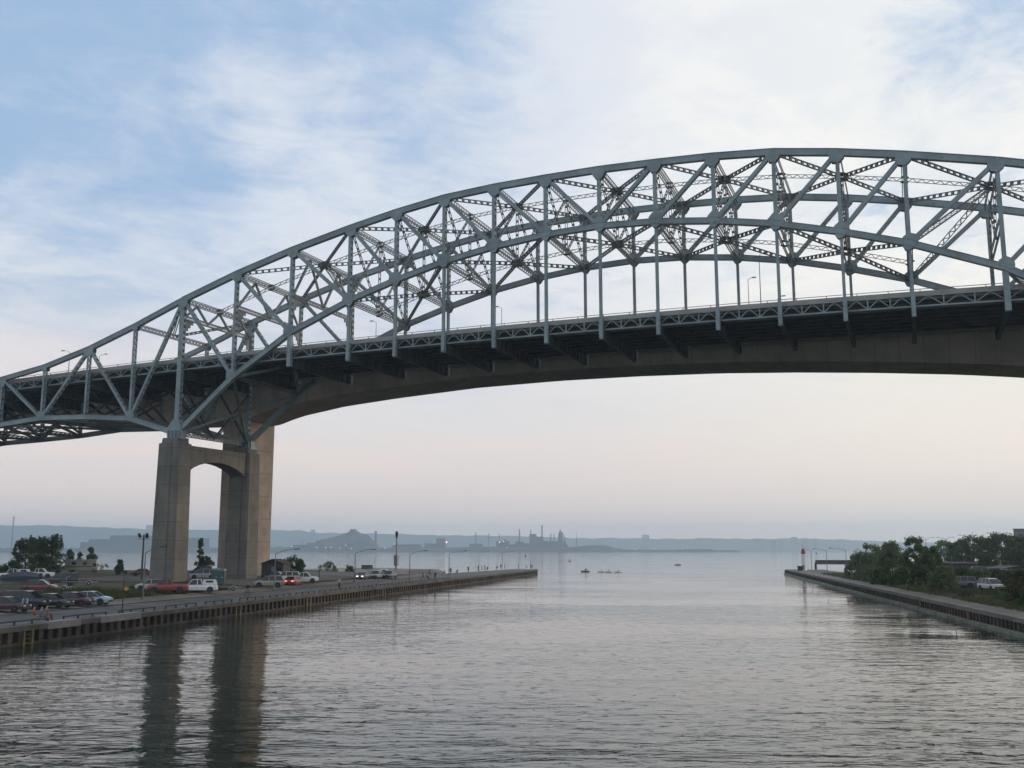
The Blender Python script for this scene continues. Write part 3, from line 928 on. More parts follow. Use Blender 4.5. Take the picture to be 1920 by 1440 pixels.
def loft(m, secs, W):
    """secs: list of (x, z0, z1, half width at z0, at z1) cross sections"""
    vs = []
    for (x, z0, z1, w0, w1) in secs:
        zm = z0 + (z1 - z0) * .55; wm = max(w0, w1)
        c = .06
        vs += [(x, -w0, z0), (x, -wm, z0 + .12), (x, -wm, zm), (x, -w1 + c, z1), (x, w1 - c, z1), (x, wm, zm), (x, wm, z0 + .12), (x, w0, z0)]
    fs = [tuple(range(8)), tuple(reversed(range((len(secs)-1)*8, len(secs)*8)))]
    for i in range(len(secs) - 1):
        for k in range(8):
            a = i*8 + k; b = i*8 + (k+1) % 8
            fs.append((b, a, a + 8, b + 8))
    m.add(vs, fs)
SPEC = {
 'sedan': dict(L=4.7, W=.88, wb=(.85, 3.75), r=.32, hood=.92, cab=[(1.05, .93), (1.75, 1.40), (2.2, 1.44), (3.1, 1.42), (3.95, 1.02)], tail=1.0),
 'hatch': dict(L=4.1, W=.85, wb=(.75, 3.3), r=.31, hood=.92, cab=[(.95, .93), (1.6, 1.42), (2.1, 1.47), (3.3, 1.44), (4.0, 1.0)], tail=1.0),
 'minivan': dict(L=4.8, W=.93, wb=(.85, 3.8), r=.34, hood=1.02, cab=[(.85, 1.05), (1.7, 1.68), (2.2, 1.74), (4.4, 1.72), (4.75, 1.1)], tail=1.1),
 'suv': dict(L=4.7, W=.93, wb=(.85, 3.7), r=.38, hood=1.12, cab=[(1.2, 1.13), (1.75, 1.72), (2.2, 1.78), (4.3, 1.76), (4.65, 1.15)], tail=1.15),
 'pickup': dict(L=5.3, W=.95, wb=(.95, 4.25), r=.38, hood=1.14, cab=[(1.35, 1.15), (1.85, 1.74), (2.2, 1.80), (3.0, 1.78), (3.2, 1.18)], tail=1.16),
}
def vehicle(name, kind, pos, rz, pm, label, cat, canopy=None, lit=None, group=None, bed=True):
    S = SPEC[kind]; L, W, r = S['L'], S['W'], S['r']
    e = tag(empty(name, pos, rz), label, cat, group)     # front of the car points to local -X
    o_ = -L / 2
    m = MB(); h = S['hood']; t = S['tail']; zb = .26 if kind in ('sedan', 'hatch') else .36
    loft(m, [(o_, zb+.1, h-.28, W*.78, W*.70), (o_+.12, zb, h-.16, W*.90, W*.84), (o_+.5, zb, h-.05, W, W*.92), (o_+S['cab'][0][0], zb, h, W, W*.94),
             (o_+L*.55, zb, h+.02, W, W*.95), (o_+S['cab'][-1][0]+.02, zb, t, W, W*.94), (o_+L-.25, zb, t-.02, W, W*.92), (o_+L-.06, zb, t-.12, W*.94, W*.88), (o_+L, zb+.12, t-.3, W*.86, W*.8)], W)
    b = m.build('body', pm, e, smooth=False)
    # dark wheel arches
    m = MB()
    cab = [(x + o_, z) for x, z in S['cab']]
    n = len(cab)
    # glasshouse (dark glass) and painted roof on top
    vs = []; base = h - .02
    for (x, z) in cab:
        ww = W * .93 - (z - h) * .30
        vs += [(x, -ww, z), (x, ww, z)]
    b0 = [(cab[0][0], -W*.93, base), (cab[0][0], W*.93, base)]; b1 = [(cab[-1][0], -W*.93, base), (cab[-1][0], W*.93, base)]
    allv = vs + b0 + b1
    k = 2 * n
    fs = [(2*i, 2*i+2, 2*i+3, 2*i+1) for i in range(n-1)]
    fs += [tuple([k] + [2*i for i in range(n)][::1] + [k+2])[::-1], tuple([k+1] + [2*i+1 for i in range(n)] + [k+3])]
    m.add(allv, fs); m.build('windows', GLASS, e)
    m = MB()
    top_ = cab[1:-1]
    vs = []
    for (x, z) in top_:
        ww = W * .93 - (z - h) * .30 + .012
        vs += [(x, -ww, z - .05), (x, -ww + .05, z + .03), (x, ww - .05, z + .03), (x, ww, z - .05)]
    fs = []
    for i in range(len(top_) - 1):
        for j in range(3): fs.append((4*i+j, 4*i+4+j, 4*i+5+j, 4*i+1+j))
        fs.append((4*i, 4*i+3, 4*i+7, 4*i+4))
    fs += [(0, 1, 2, 3), tuple(4*(len(top_)-1) + q for q in (3, 2, 1, 0))]
    m.add(vs, fs)
    for sgn in (-1, 1):
        for (xa, za), (xb, zb_) in ((cab[0], cab[1]), (cab[-1], cab[-2])):
            wa = W*.93 - (za - h)*.30; wb_ = W*.93 - (zb_ - h)*.30
            m.bar((xa, sgn*wa, za), (xb, sgn*wb_, zb_), .06, .06)
        pil = [o_ + L*.5] if kind != 'pickup' else [o_ + 2.55]
        if kind in ('minivan', 'suv'): pil.append(o_ + L*.72)
        zt = cab[2][1]; wt = W*.93 - (zt - h)*.30
        for px_ in pil: m.bar((px_, sgn*(W*.935), h), (px_, sgn*(wt+.01), zt), .05, .08, (1, 0, 0))
    m.build('roof', pm, e)
    if kind == 'pickup' and canopy is None:
        m = MB(); m.box((o_+3.32, -W*.84, t-.03), (o_+L-.14, W*.84, t+.006)); m.build('cargo_bed', BLACKM, e)
    if canopy is not None:
        m = MB(); M0 = [(o_+3.22, t, W*.92), (o_+L-.08, t, W*.92)]
        vs = [(o_+3.24,-W*.92,t),(o_+3.24,W*.92,t),(o_+L-.08,W*.92,t),(o_+L-.08,-W*.92,t),(o_+3.34,-W*.8,t+.60),(o_+3.34,W*.8,t+.60),(o_+L-.3,W*.8,t+.60),(o_+L-.3,-W*.8,t+.60)]
        m.add(vs, [(4,5,6,7),(0,1,5,4),(1,2,6,5),(2,3,7,6),(3,0,4,7)]); cp_ = m.build('canopy', canopy, e)
        m = MB()
        for sgn in (-1, 1): m.box((o_+3.65, sgn*W*.865-.03, t+.22), (o_+L-.65, sgn*W*.865+.03, t+.5))
        m.build('canopy_window', GLASS, cp_)
    for x in S['wb']:
        for sgn in (-1, 1):
            wheel(e, o_ + x, sgn * (W - .10), r)
    for x in S['wb']:
        for sgn in (-1, 1):
            m = MB(); m.tube([(o_+x, sgn*(W-.02), r+.03), (o_+x, sgn*(W+.008), r+.03)], r+.07, 14); m.build('wheel_arch', BLACKM, e)
    for sgn in (-1, 1):
        m = MB(); m.box((o_-.012, sgn*W*.58-.17, h-.36), (o_+.1, sgn*W*.58+.17, h-.22)); m.build('headlight', HEADON if lit == 'front' else HEADL, e)
        m = MB(); m.box((o_+L-.1, sgn*W*.68-.16, t-.36), (o_+L+.014, sgn*W*.68+.16, t-.18)); m.build('tail_light', TAILON if lit == 'rear' else TAIL, e)
    m = MB(); m.box((o_-.05, -W*.8, zb+.06), (o_+.08, W*.8, zb+.24)); m.build('bumper', BLACKM if kind != 'pickup' else GALV, e)
    m = MB(); m.box((o_+L-.08, -W*.8, zb+.06), (o_+L+.05, W*.8, zb+.24)); m.build('bumper', BLACKM if kind != 'pickup' else GALV, e)
    return e
def gpos(px, py, z=None, zf=zL):
    zz = 2.0
    for _ in range(12):
        p = at(px, py, zz); zz = .5 * zz + .5 * (zf(p.x, p.y) + .06)
    p = at(px, py, zz); p.z = zf(p.x, p.y) + .05
    return p
MAROON = paint('maroon_car_paint', (.050, .012, .018)); NAVY = paint('dark_blue_car_paint', (.014, .022, .035)); BLACKP = paint('black_car_paint', (.014, .014, .016))
LBLUE = paint('pale_blue_car_paint', (.25, .34, .42)); WH = paint('white_car_paint', (.62, .62, .60)); REDC = paint('red_car_paint', (.13, .020, .018)); REDT = paint('red_pickup_paint', (.22, .022, .018))
SILV = paint('silver_car_paint', (.32, .34, .35)); BEIGE = paint('beige_car_paint', (.26, .24, .18)); GREYC = paint('grey_car_paint', (.12, .13, .14)); GREENC = paint('dark_green_car_paint', (.02, .035, .03))
ch = math.radians(22)
# direction a vehicle's nose points (degrees from +X, counter-clockwise); local -X is the nose
def nose(deg): return math.radians(deg + 180)
vehicle('parked_car', 'sedan', gpos(8, 1147), nose(18), MAROON, 'maroon car cut by the left edge, nearest of the row by the quay', 'car')
vehicle('parked_van', 'minivan', gpos(46, 1140), nose(18), BLACKP, 'dark minivan second in the row of cars beside the quay walkway', 'van')
vehicle('parked_car', 'sedan', gpos(92, 1139), nose(18), GREENC, 'dark green sedan with pale bumper between the minivan and a maroon sedan', 'car')
vehicle('parked_car', 'sedan', gpos(133, 1135.5), nose(20), MAROON, 'maroon sedan next to the pale blue sedan in the quayside row', 'car')
vehicle('parked_car', 'sedan', gpos(167, 1133.5), nose(24), LBLUE, 'pale blue sedan at the right end of the quayside row', 'car')
vehicle('parked_pickup', 'pickup', gpos(26, 1086), nose(222), WH, 'dull white pickup truck behind the covered boat at far left', 'pickup truck', canopy=WH)
vehicle('parked_pickup', 'pickup', gpos(72, 1084), nose(36), WH, 'white pickup truck below the big dark tree at left', 'pickup truck')
vehicle('parked_car', 'hatch', gpos(74, 1110), nose(30), REDC, 'low red car half hidden in the grass behind the quayside row', 'car')
vehicle('parked_car', 'suv', gpos(114, 1097), nose(222), NAVY, 'dark blue off-roader with a boat trailer hitched behind', 'car')
vehicle('parked_car', 'sedan', gpos(268, 1080), nose(38), REDC, 'red car partly behind the left edge of the twin-column pier', 'car')
vehicle('parked_car', 'minivan', gpos(381, 1085), nose(216), SILV, 'silver minivan seen between the two pier columns', 'van')
vehicle('parked_car', 'minivan', gpos(376, 1078), nose(216), GREYC, 'dark grey van just behind the silver minivan between the columns', 'van')
vehicle('parked_car', 'hatch', gpos(283, 1106.5), nose(219), SILV, 'small silver car partly hidden behind the red pickup', 'car')
vehicle('parked_pickup', 'pickup', gpos(314, 1111), nose(217), REDT, 'red pickup truck parked in front of the near pier column', 'pickup truck')
vehicle('parked_pickup', 'pickup', gpos(371, 1111), nose(217), WH, 'white pickup truck with a white canopy over its bed towing a trailer', 'pickup truck', canopy=WH)
vehicle('parked_car', 'suv', gpos(505, 1101), nose(208), BEIGE, 'old beige off-roader parked at the foot of the tan concrete pier', 'car')
vehicle('parked_car', 'suv', gpos(537, 1091), nose(208), WH, 'white wagon parked behind the red car with glowing tail lights', 'car')
vehicle('parked_car', 'hatch', gpos(551, 1097), nose(100), REDT, 'red car with glowing red tail lights facing away from the viewer', 'car', lit='rear')
vehicle('parked_pickup', 'pickup', gpos(568, 1093), nose(28), WH, 'pale pickup truck just right of the red car with lit tail lights', 'pickup truck')
vehicle('parked_car', 'hatch', gpos(519, 1087), nose(10), BLACKP, 'black car in shade between the hut and the beige off-roader', 'car')
vehicle('driving_car', 'sedan', gpos(681, 1086), nose(-78), BLACKP, 'dark car with bright headlights coming along the pier road', 'car', lit='front')
vehicle('parked_van', 'minivan', gpos(731, 1085), nose(-80), BLACKP, 'black van at the base of the tall mast on the pier road', 'van')
vehicle('parked_car', 'minivan', gpos(706, 1085), nose(-75), SILV, 'silver van left of the black van on the pier road', 'van')
vehicle('parked_car', 'suv', gpos(718, 1083), nose(-75), WH, 'white car between the silver van and the black van on the pier road', 'car')
vehicle('parked_car', 'sedan', gpos(62, 1074), nose(38), BLACKP, 'black car in deep shade under the big tree on the left bank', 'car')
vehicle('parked_car', 'sedan', gpos(96, 1074), nose(34), GREYC, 'grey car parked between the big tree and the motorhome', 'car')
vehicle('parked_car', 'sedan', gpos(10, 1075), nose(36), NAVY, 'dark car at the extreme left behind the white pickups', 'car')
zRR = zR
vehicle('parked_car', 'suv', gpos(1802, 1102, zf=zR), nose(180), GREYC, 'grey off-roader behind the lamp post on the right bank', 'car')
vehicle('parked_car', 'hatch', gpos(1815, 1100, zf=zR), nose(200), NAVY, 'dark blue car tucked behind the grey off-roader on the right bank', 'car')
vehicle('parked_van', 'minivan', gpos(1859, 1107, zf=zR), nose(-65), WH, 'white minivan facing the canal on the right bank', 'van')
for k, (px_, c_, kd, lb) in enumerate(((1893, WH, 'minivan', 'white van on the raised road at far right'), (1912, REDC, 'suv', 'dark red car right of the white van on the raised road'), (1880, SILV, 'sedan', 'silver car left of the white van on the raised road'),
                                  (1868, NAVY, 'sedan', 'dark blue car in the distant line of parked cars'), (1853, BLACKP, 'sedan', 'black car in the distant line of parked cars'), (1838, GREYC, 'suv', 'grey car in the distant line of parked cars'), (1824, SILV, 'sedan', 'silver car at the left end of the distant parked line'))):
    p = far(px_, 215 + (k > 2) * 30, 0); p.z = zR(p.x, p.y) + .1
    vehicle('distant_car', kd, p, nose(10), c_, lb, 'car')

# boat trailers, covered boat, motorhome
def trailer(pos, rz, label, L=5.2):
    e = tag(empty('boat_trailer', pos, rz), label, 'trailer')
    m = MB(); m.bar((-L/2, 0, .5), (L*.1, .55, .5), .08, .1); m.bar((-L/2, 0, .5), (L*.1, -.55, .5), .08, .1)
    m.bar((L*.1, .55, .5), (L*.45, .55, .5), .08, .1); m.bar((L*.1, -.55, .5), (L*.45, -.55, .5), .08, .1)
    for x in (0, L*.25, L*.44): m.bar((x, -.6, .5), (x, .6, .5), .08, .08)
    m.build('frame', GALV, e)
    m = MB(); m.bar((-L*.38, 0, .5), (-L*.38, 0, 1.25), .08, .08); m.bar((-L*.38, 0, 1.2), (-L*.28, 0, 1.2), .08, .08); m.build('winch_post', GALV, e)
    for sgn in (-1, 1):
        m = MB(); m.bar((L*.02, sgn*.4, .66), (L*.42, sgn*.4, .66), .1, .08); m.build('bunk', WOODD, e)
        wheel(e, L*.22, sgn*.85, .3, .18)
        m = MB()
        for k in range(6):
            a0, a1 = math.pi*k/6, math.pi*(k+1)/6
            m.bar((L*.22+.38*math.cos(a0), sgn*.85, .32+.38*math.sin(a0)), (L*.22+.38*math.cos(a1), sgn*.85, .32+.38*math.sin(a1)), .24, .03, (0, 0, 1))
        m.build('mudguard', WHITE, e)
    return e
trailer(gpos(151, 1097), R(42), 'empty white boat trailer behind the dark blue off-roader')
trailer(gpos(422, 1107), R(37), 'empty pale boat trailer hitched to the white canopy pickup')
trailer(gpos(108, 1108), R(38), 'small low trailer lying in the grass right of the low red car', 3.6)
e = tag(empty('covered_boat', gpos(38, 1098), R(42)), 'boat under a dark blue tarpaulin on its trailer at left', 'boat')
m = MB(); loft(m, [(-2.9, 1.1, 1.2, .05, .06), (-2.2, .75, 1.55, .35, .4), (-1.0, .62, 1.95, .7, .55), (.6, .6, 2.05, .95, .55), (2.4, .65, 1.7, .95, .7)], 1); m.build('tarpaulin', paint('blue_tarpaulin', (.025, .035, .055), .7), e)
m = MB(); m.box((2.45, -.2, .7), (2.85, .2, 1.75)); m.build('outboard_motor', BLACKM, e)
m = MB(); m.bar((-3.5, 0, .45), (2.2, 0, .45), .12, .12); m.build('trailer_frame', GALV, e)
for sgn in (-1, 1): wheel(e, .9, sgn*.85, .3, .18)
e = tag(empty('motorhome', gpos(154, 1073), nose(30)), 'cream and grey motorhome parked in front of the ragged trees', 'motorhome')
m = MB(); m.box((-2.5, -1.15, .55), (3.6, 1.15, 2.95)); m.box((-3.6, -1.05, .5), (-2.5, 1.05, 1.35)); m.box((-3.3, -1.1, 2.05), (-2.5, 1.1, 2.95))
m.build('body', mat('motorhome_cream', (.42, .40, .34), .5, 0, .08, .5), e)
m = MB()
for sgn in (-1, 1):
    for x0, x1 in ((-1.2, -.3), (1.2, 2.1)): m.box((x0, sgn*1.155-.01, 1.75), (x1, sgn*1.155+.01, 2.35))
m.box((-3.2, -.95, 1.35), (-2.45, .95, 2.02)); m.build('window', GLASS, e)
m = MB(); m.box((.2, -1.18, .65), (.85, -1.155, 2.45)); m.build('door', WHITE, e)
m = MB(); m.box((-.5, -.4, 2.96), (.3, .4, 3.2)); m.build('roof_vent', WHITE, e)
m = MB()
for sgn in (-1, 1): m.box((-2.5, sgn*1.16-.008, 1.2), (3.55, sgn*1.16+.008, 1.42))
m.build('side_stripe', mat('brown_stripe', (.16, .10, .06), .5, 0, .05, 1), e)
for x in (-2.7, 2.2):
    for sgn in (-1, 1): wheel(e, x, sgn*1.0, .38)

# ================================================================== SMALL STRUCTURES
def toilet(pos, label):
    e = tag(empty('portable_toilet', pos, R(20)), label, 'portable toilet', 'portable toilets by the far pier column')
    m = MB(); m.box((-.55, -.55, .05), (.55, .55, 2.05)); m.build('cabin', mat('green_plastic', (.03, .07, .065), .5, 0, .1, 1), e)
    m = MB(); m.box((-.6, -.6, 2.05), (.6, .6, 2.15)); m.prism([(-.6, 2.15), (.6, 2.15), (.4, 2.35), (-.4, 2.35)], -.5, .5); m.build('roof', mat('pale_green_plastic', (.16, .2, .18), .5, 0, .1, 1), e)
    d = MB(); d.box((-.38, -.585, .15), (.38, -.55, 1.9)); dd = d.build('door', mat('door_green', (.045, .09, .08), .5, 0, .1, 1), e)
    d = MB(); d.box((.2, -.61, .95), (.3, -.585, 1.1)); d.build('handle', WHITE, dd)
toilet(gpos(404, 1094), 'left one of two dark green portable toilets beside the far pier column')
toilet(gpos(415, 1095), 'right one of two dark green portable toilets beside the far pier column')
e = tag(empty('harbour_hut', gpos(517, 1083), R(10)), 'small dark hut with a white sign right of the tan concrete pier', 'hut')
m = MB(); m.box((-2.2, -1.6, 0), (2.2, 1.6, 2.6)); m.build('wall', mat('hut_wall', (.075, .07, .065), .9, 0, .2, .8), e)
m = MB(); m.prism([(-2.5, 2.6), (2.5, 2.6), (0, 3.5)], -1.9, 1.9); m.build('roof', WOODD, e)
m = MB(); m.box((-.2, -1.64, .05), (.65, -1.6, 2.05)); m.build('door', GALV, e)
m = MB(); m.box((1.0, -1.64, 1.1), (1.8, -1.6, 1.9)); m.build('window', GLASS, e)
# street lamps
LAMPM = mat('weathered_lamp_steel', (.13, .135, .14), .5, .2, .1, 2)
def lamp(pos, h, arm_az, arm, label, group, two=False, m_=None, rise=.75, r=.085, hs=1.0):
    e = tag(empty('street_lamp', pos, 0), label, 'street lamp', group); m_ = m_ or LAMPM
    m = MB(); m.tube([(0, 0, 0), (0, 0, h*.5), (0, 0, h)], [r*1.3, r, r*.75], 8); m.build('pole', m_, e)
    m = MB(); m.box((-.2, -.2, 0), (.2, .2, .25)); m.build('base', m_, e)
    for s in ((1, -1) if two else (1,)):
        a = R(arm_az); dx, dy = math.cos(a) * s, math.sin(a) * s
        m = MB(); pts = [(dx*arm*q, dy*arm*q, h + rise*math.sin(q*math.pi/2)) for q in (0, .2, .4, .6, .8, 1)]
        m.tube(pts, [r*.7, r*.6, r*.55, r*.5, r*.45, r*.4], 6); ar = m.build('arm', m_, e)
        m = MB(); c0 = Vector(pts[-1]); m.bar(c0 - Vector((dx, dy, 0))*.1, c0 + Vector((dx, dy, .02))*.75*hs, .30*hs, .14); m.build('lamp_head', BLACKM, ar)
    return e
RA = math.degrees(YAW)
def lp(px, py, py_top, zf, **k):
    p = gpos(px, py, zf=zf); d = (p - CAM); dist = math.hypot(d.x, d.y)
    zt = CAM.z + (1031 - py_top) / FPX * dist * 1.0
    return p, max(4, zt - p.z)
G1 = 'single-arm lamps along the left quay and pier'
for px_, py_, pt_, arm_, lb in ((268, 1123, 1036, 1.9, 'pale lamp post left of the near pier column, arm pointing right'), (514, 1106, 1038, 3.0, 'lamp post standing just right of the tan concrete pier'),
    (665, 1091, 1037, 3.2, 'lamp post in front of the sand spit'), (768, 1087, 1039, 2.9, 'lamp post just right of the tall mast'), (842, 1078, 1038, 3.6, 'first lamp post out on the open left pier'),
    (898, 1070, 1036.5, 3.8, 'second lamp post out on the open left pier'), (942, 1067, 1036.5, 3.8, 'last lamp post before the left pier head')):
    p, h = lp(px_, py_, pt_, zL); lamp(p, h, RA, arm_, lb, G1)
G2 = 'single-arm lamps along the right quay and pier'
for px_, py_, pt_, arm_, lb in ((1522, 1066, 1032, 2.4, 'lamp post nearest the lighthouse on the right pier'), (1551, 1071, 1032, 3.2, 'second lamp post from the lighthouse'), (1588, 1078, 1031.5, 3.4, 'lamp post at the left edge of the willow thicket'),
    (1683, 1087, 1036, 2.6, 'pale pole standing in front of the big bushes'), (1788, 1106, 1041, 1.6, 'pale lamp post in the grass left of the parked grey off-roader')):
    p, h = lp(px_, py_, pt_, zR); lamp(p, h, 180 + RA, arm_, lb, G2, rise=.55)
G3 = 'twin-arm lamps along the raised road'
for px_, ds, pt_, lb in ((1737, 420, 1013, 'leftmost twin-arm road lamp above the right bank trees'), (1774, 390, 1013, 'second twin-arm road lamp from the left'), (1817, 360, 1010, 'third twin-arm road lamp from the left, over the tree tops'), (1872, 330, 1007, 'rightmost twin-arm road lamp over the tree tops')):
    p = far(px_, ds, 2.4); lamp(p, CAM.z + (1031 - pt_) / FPX * ds - 2.4, RA, 2.4, lb, G3, True, r=.11)
# lamps on the decks
G4 = 'lamps standing on the bridge decks'
for x, y, h, lb, a in ((-101.2, 1.5, 4.9, 'lamp on the bridge deck left of the truss posts, arm pointing left', 180), (-121, 1.5, 7.9, 'lamp on the bridge deck at the far left edge', 0), (-110, BY-1.6, 8, 'lamp pole rising behind the left side span', 0),
    (-47, BY-1.5, 8, 'lamp pole under the left shoulder of the arch', 180), (-22.8, BY-1.5, 8.2, 'lamp pole under the arch between the third and fourth hangers left of centre', 180),
    (22.0, 5, 9.0, 'taller of two lamp poles under the arch right of centre', 0), (18.5, BY-1.5, 9.0, 'thinner lamp pole just left of the taller one under the arch', 0), (21.5, 30, 7.0, 'small round-headed lamp behind the deck right of centre', 0)):
    z = 33.45 + ZO + crown(x) if y < 20 else 35.1 + ZO + crown(x)
    lamp(Vector((x, y, z - 1.0)), h, a + 5, 1.3 if x < -90 else .7, lb, G4, r=.06, rise=.35, hs=.7)
# floodlight mast, dark sign pole, tall mast, pier-head beacon
p = gpos(265, 1087); e = tag(empty('floodlight_pole', p), 'tall dark wooden pole with twin floodlights left of the near pier column', 'floodlight pole')
hh = CAM.z + (1031 - 1004) / FPX * math.hypot(p.x - CAM.x, p.y - CAM.y) - p.z
m = MB(); m.tube([(0, 0, 0), (0, 0, hh)], [.19, .13], 8); m.build('pole', BLACKM, e)
m = MB(); m.bar((-.9, -.35, hh - .8), (.9, .35, hh - .8), .1, .1); m.build('crossarm', BLACKM, e)
for s in (-1, 1):
    m = MB(); m.bar((s*.55, s*.2, hh - .5), (s*.75, s*.2 - .3, hh + .15), .55, .45, w2=.4, h2=.35); m.build('floodlight', BLACKM, e)
p = gpos(229, 1149); e = tag(empty('sign_pole', p), 'slim black pole with a small yellow sign at the edge of the left quay', 'sign pole')
hh = CAM.z + (1031 - 1073) / FPX * math.hypot(p.x - CAM.x, p.y - CAM.y) - p.z
m = MB(); m.tube([(0, 0, 0), (0, 0, hh)], .055, 8); m.tube([(0, 0, 0), (0, 0, .25)], .16, 8); m.build('pole', BLACKM, e)
m = MB(); m.prism([(0, -.2), (.28, 0), (0, .2), (-.28, 0)], -.02, .02); o = m.build('sign_panel', mat('sign_yellow', (.5, .27, .03), .5, 0, .05, 1), e); o.location = (.38, -.05, hh - 1.35); o.rotation_euler = (0, 0, YAW)
m = MB(); m.box((-.3, -.04, -.18), (.3, .04, .18)); o = m.build('name_plate', mat('faded_green_plate', (.09, .13, .12), .5, 0, .05, 1), e); o.location = (.32, -.05, hh - .3); o.rotation_euler = (0, 0, YAW)
p = gpos(742.5, 1079); e = tag(empty('lighting_mast', p), 'tallest slim mast on the left pier with a control box on its shaft', 'mast')
hh = CAM.z + (1031 - 1004) / FPX * math.hypot(p.x - CAM.x, p.y - CAM.y) - p.z
m = MB(); m.tube([(0, 0, 0), (0, 0, hh)], [.24, .13], 8); m.build('pole', GALV, e)
m = MB(); m.tube([(0, 0, hh - .6), (0, 0, hh + .5), (0, 0, hh + .9)], [.22, .38, .22], 8); m.build('lamp_head', BLACKM, e)
m = MB(); m.box((-.45, -.4, 2.2), (.45, .4, 4.6)); m.build('control_box', GALV, e)
p = Vector((XL(169) - 3.5, 169, 1.5)); e = tag(empty('beacon_post', p), 'slender white beacon post on the left pier head', 'beacon')
m = MB(); m.tube([(0, 0, 0), (0, 0, 3.9)], [.16, .12], 8); m.build('post', WHITE, e)
m = MB(); m.tube([(0, 0, 3.9), (0, 0, 4.4)], .22, 8); m.ball((0, 0, 4.5), .16); m.build('lantern', BLACKM, e)
# lighthouse
p = far(1505.6, 322, 1.5); e = tag(empty('lighthouse', p), 'small white round lighthouse with a red lantern top on the right pier', 'lighthouse')
m = MB(); m.tube([(0, 0, 0), (0, 0, .4), (0, 0, 5.0)], [.95, .72, .58], 16); m.build('tower', WHITE, e)
m = MB(); m.tube([(0, 0, 5.0), (0, 0, 5.12)], [.72, .72], 12); m.tube([(0, 0, 5.12), (0, 0, 6.2)], [.50, .46], 12); m.tube([(0, 0, 6.2), (0, 0, 6.6)], [.55, .1], 12); m.build('lantern', REDP, e)
m = MB()
for k in range(10):
    a = 2*math.pi*k/10; m.tube([(.70*math.cos(a), .70*math.sin(a), 5.15), (.70*math.cos(a), .70*math.sin(a), 5.75)], .025, 4)
    b = 2*math.pi*(k+1)/10; m.tube([(.70*math.cos(a), .70*math.sin(a), 5.75), (.70*math.cos(b), .70*math.sin(b), 5.75)], .025, 4)
m.build('gallery_rail', REDP, e)
m = MB(); m.tube([(0, 0, 6.7), (0, 0, 7.7)], .04, 5); m.bar((-.3, 0, 7.2), (.3, 0, 7.2), .05, .05); m.build('finial', BLACKM, e)
m = MB(); m.box((-.3, -.78, 0), (.3, -.6, 1.7)); m.build('door', GALV, e)
p = far(1499, 320, 1.5); e = tag(empty('equipment_cabinet', p), 'small brown cabinet at the left foot of the lighthouse', 'cabinet')
m = MB(); m.box((-.75, -.6, 0), (.75, .6, 1.3)); m.build('cabinet_body', RUST, e); m = MB(); m.box((-.85, -.7, 1.3), (.85, .7, 1.42)); m.build('lid', CAPC, e)
# outer wharf behind the lighthouse pier
def wharf(px0, px1, dist, zt, th, label, cat='wharf'):
    a = far(px0, dist, 0); b = far(px1, dist, 0); e = tag(empty('wharf', a), label, cat)
    d = (b - a); n = int(d.length / 6)
    m = MB(); m.bar((0, 0, zt), (d.x, d.y, zt), 4.5, th); m.build('deck', CAPC, e)
    m = MB(); m.bar((0, 0, zt + th*.5 + .1), (d.x, d.y, zt + th*.5 + .1), 4.7, .2); m.build('deck_edge', RUST, e)
    for k in range(0, n + 1):
        q = d * (k / n)
        if k < 1 or k % 5 == 0:
            m = MB(); m.tube([(q.x, q.y, -1.5), (q.x, q.y, zt)], .35, 8); m.build('pile', WOODD, e)
    return e
wharf(1528, 1660, 360, 3.5, 1.2, 'long dark outer wharf deck on piles behind the right pier lamps')
wharf(1583, 1660, 330, 2.2, 1.3, 'shorter pale concrete landing below the long outer wharf')
p = far(1530.5, 360, 4.1); e = tag(empty('navigation_post', p), 'tiny post with a light at the left tip of the long outer wharf', 'navigation light')
m = MB(); m.tube([(0, 0, 0), (0, 0, 2.2)], .1, 6); m.build('post', WHITE, e); m = MB(); m.ball((0, 0, 2.4), .25); m.build('light', REDP, e)
# dark timber crib on the sand spit and a mooring post
e = tag(empty('timber_crib', Vector((-141, 182, 1.0)), R(30)), 'dark timber block standing on the sand spit', 'timber crib')
m = MB()
for k in range(4): m.box((-2.0 + k*.02, -.8, k*.36), (2.0 - k*.02, .8, k*.36 + .32))
m.build('beams', WOODD, e)
e = tag(empty('mooring_post', Vector((-149, 182, .9))), 'small dark mooring post on the sand spit left of the timber block', 'mooring post')
m = MB(); m.tube([(0, 0, 0), (0, 0, 1.2), (0, 0, 1.5)], [.4, .35, .45], 8); m.build('post', WOODD, e)

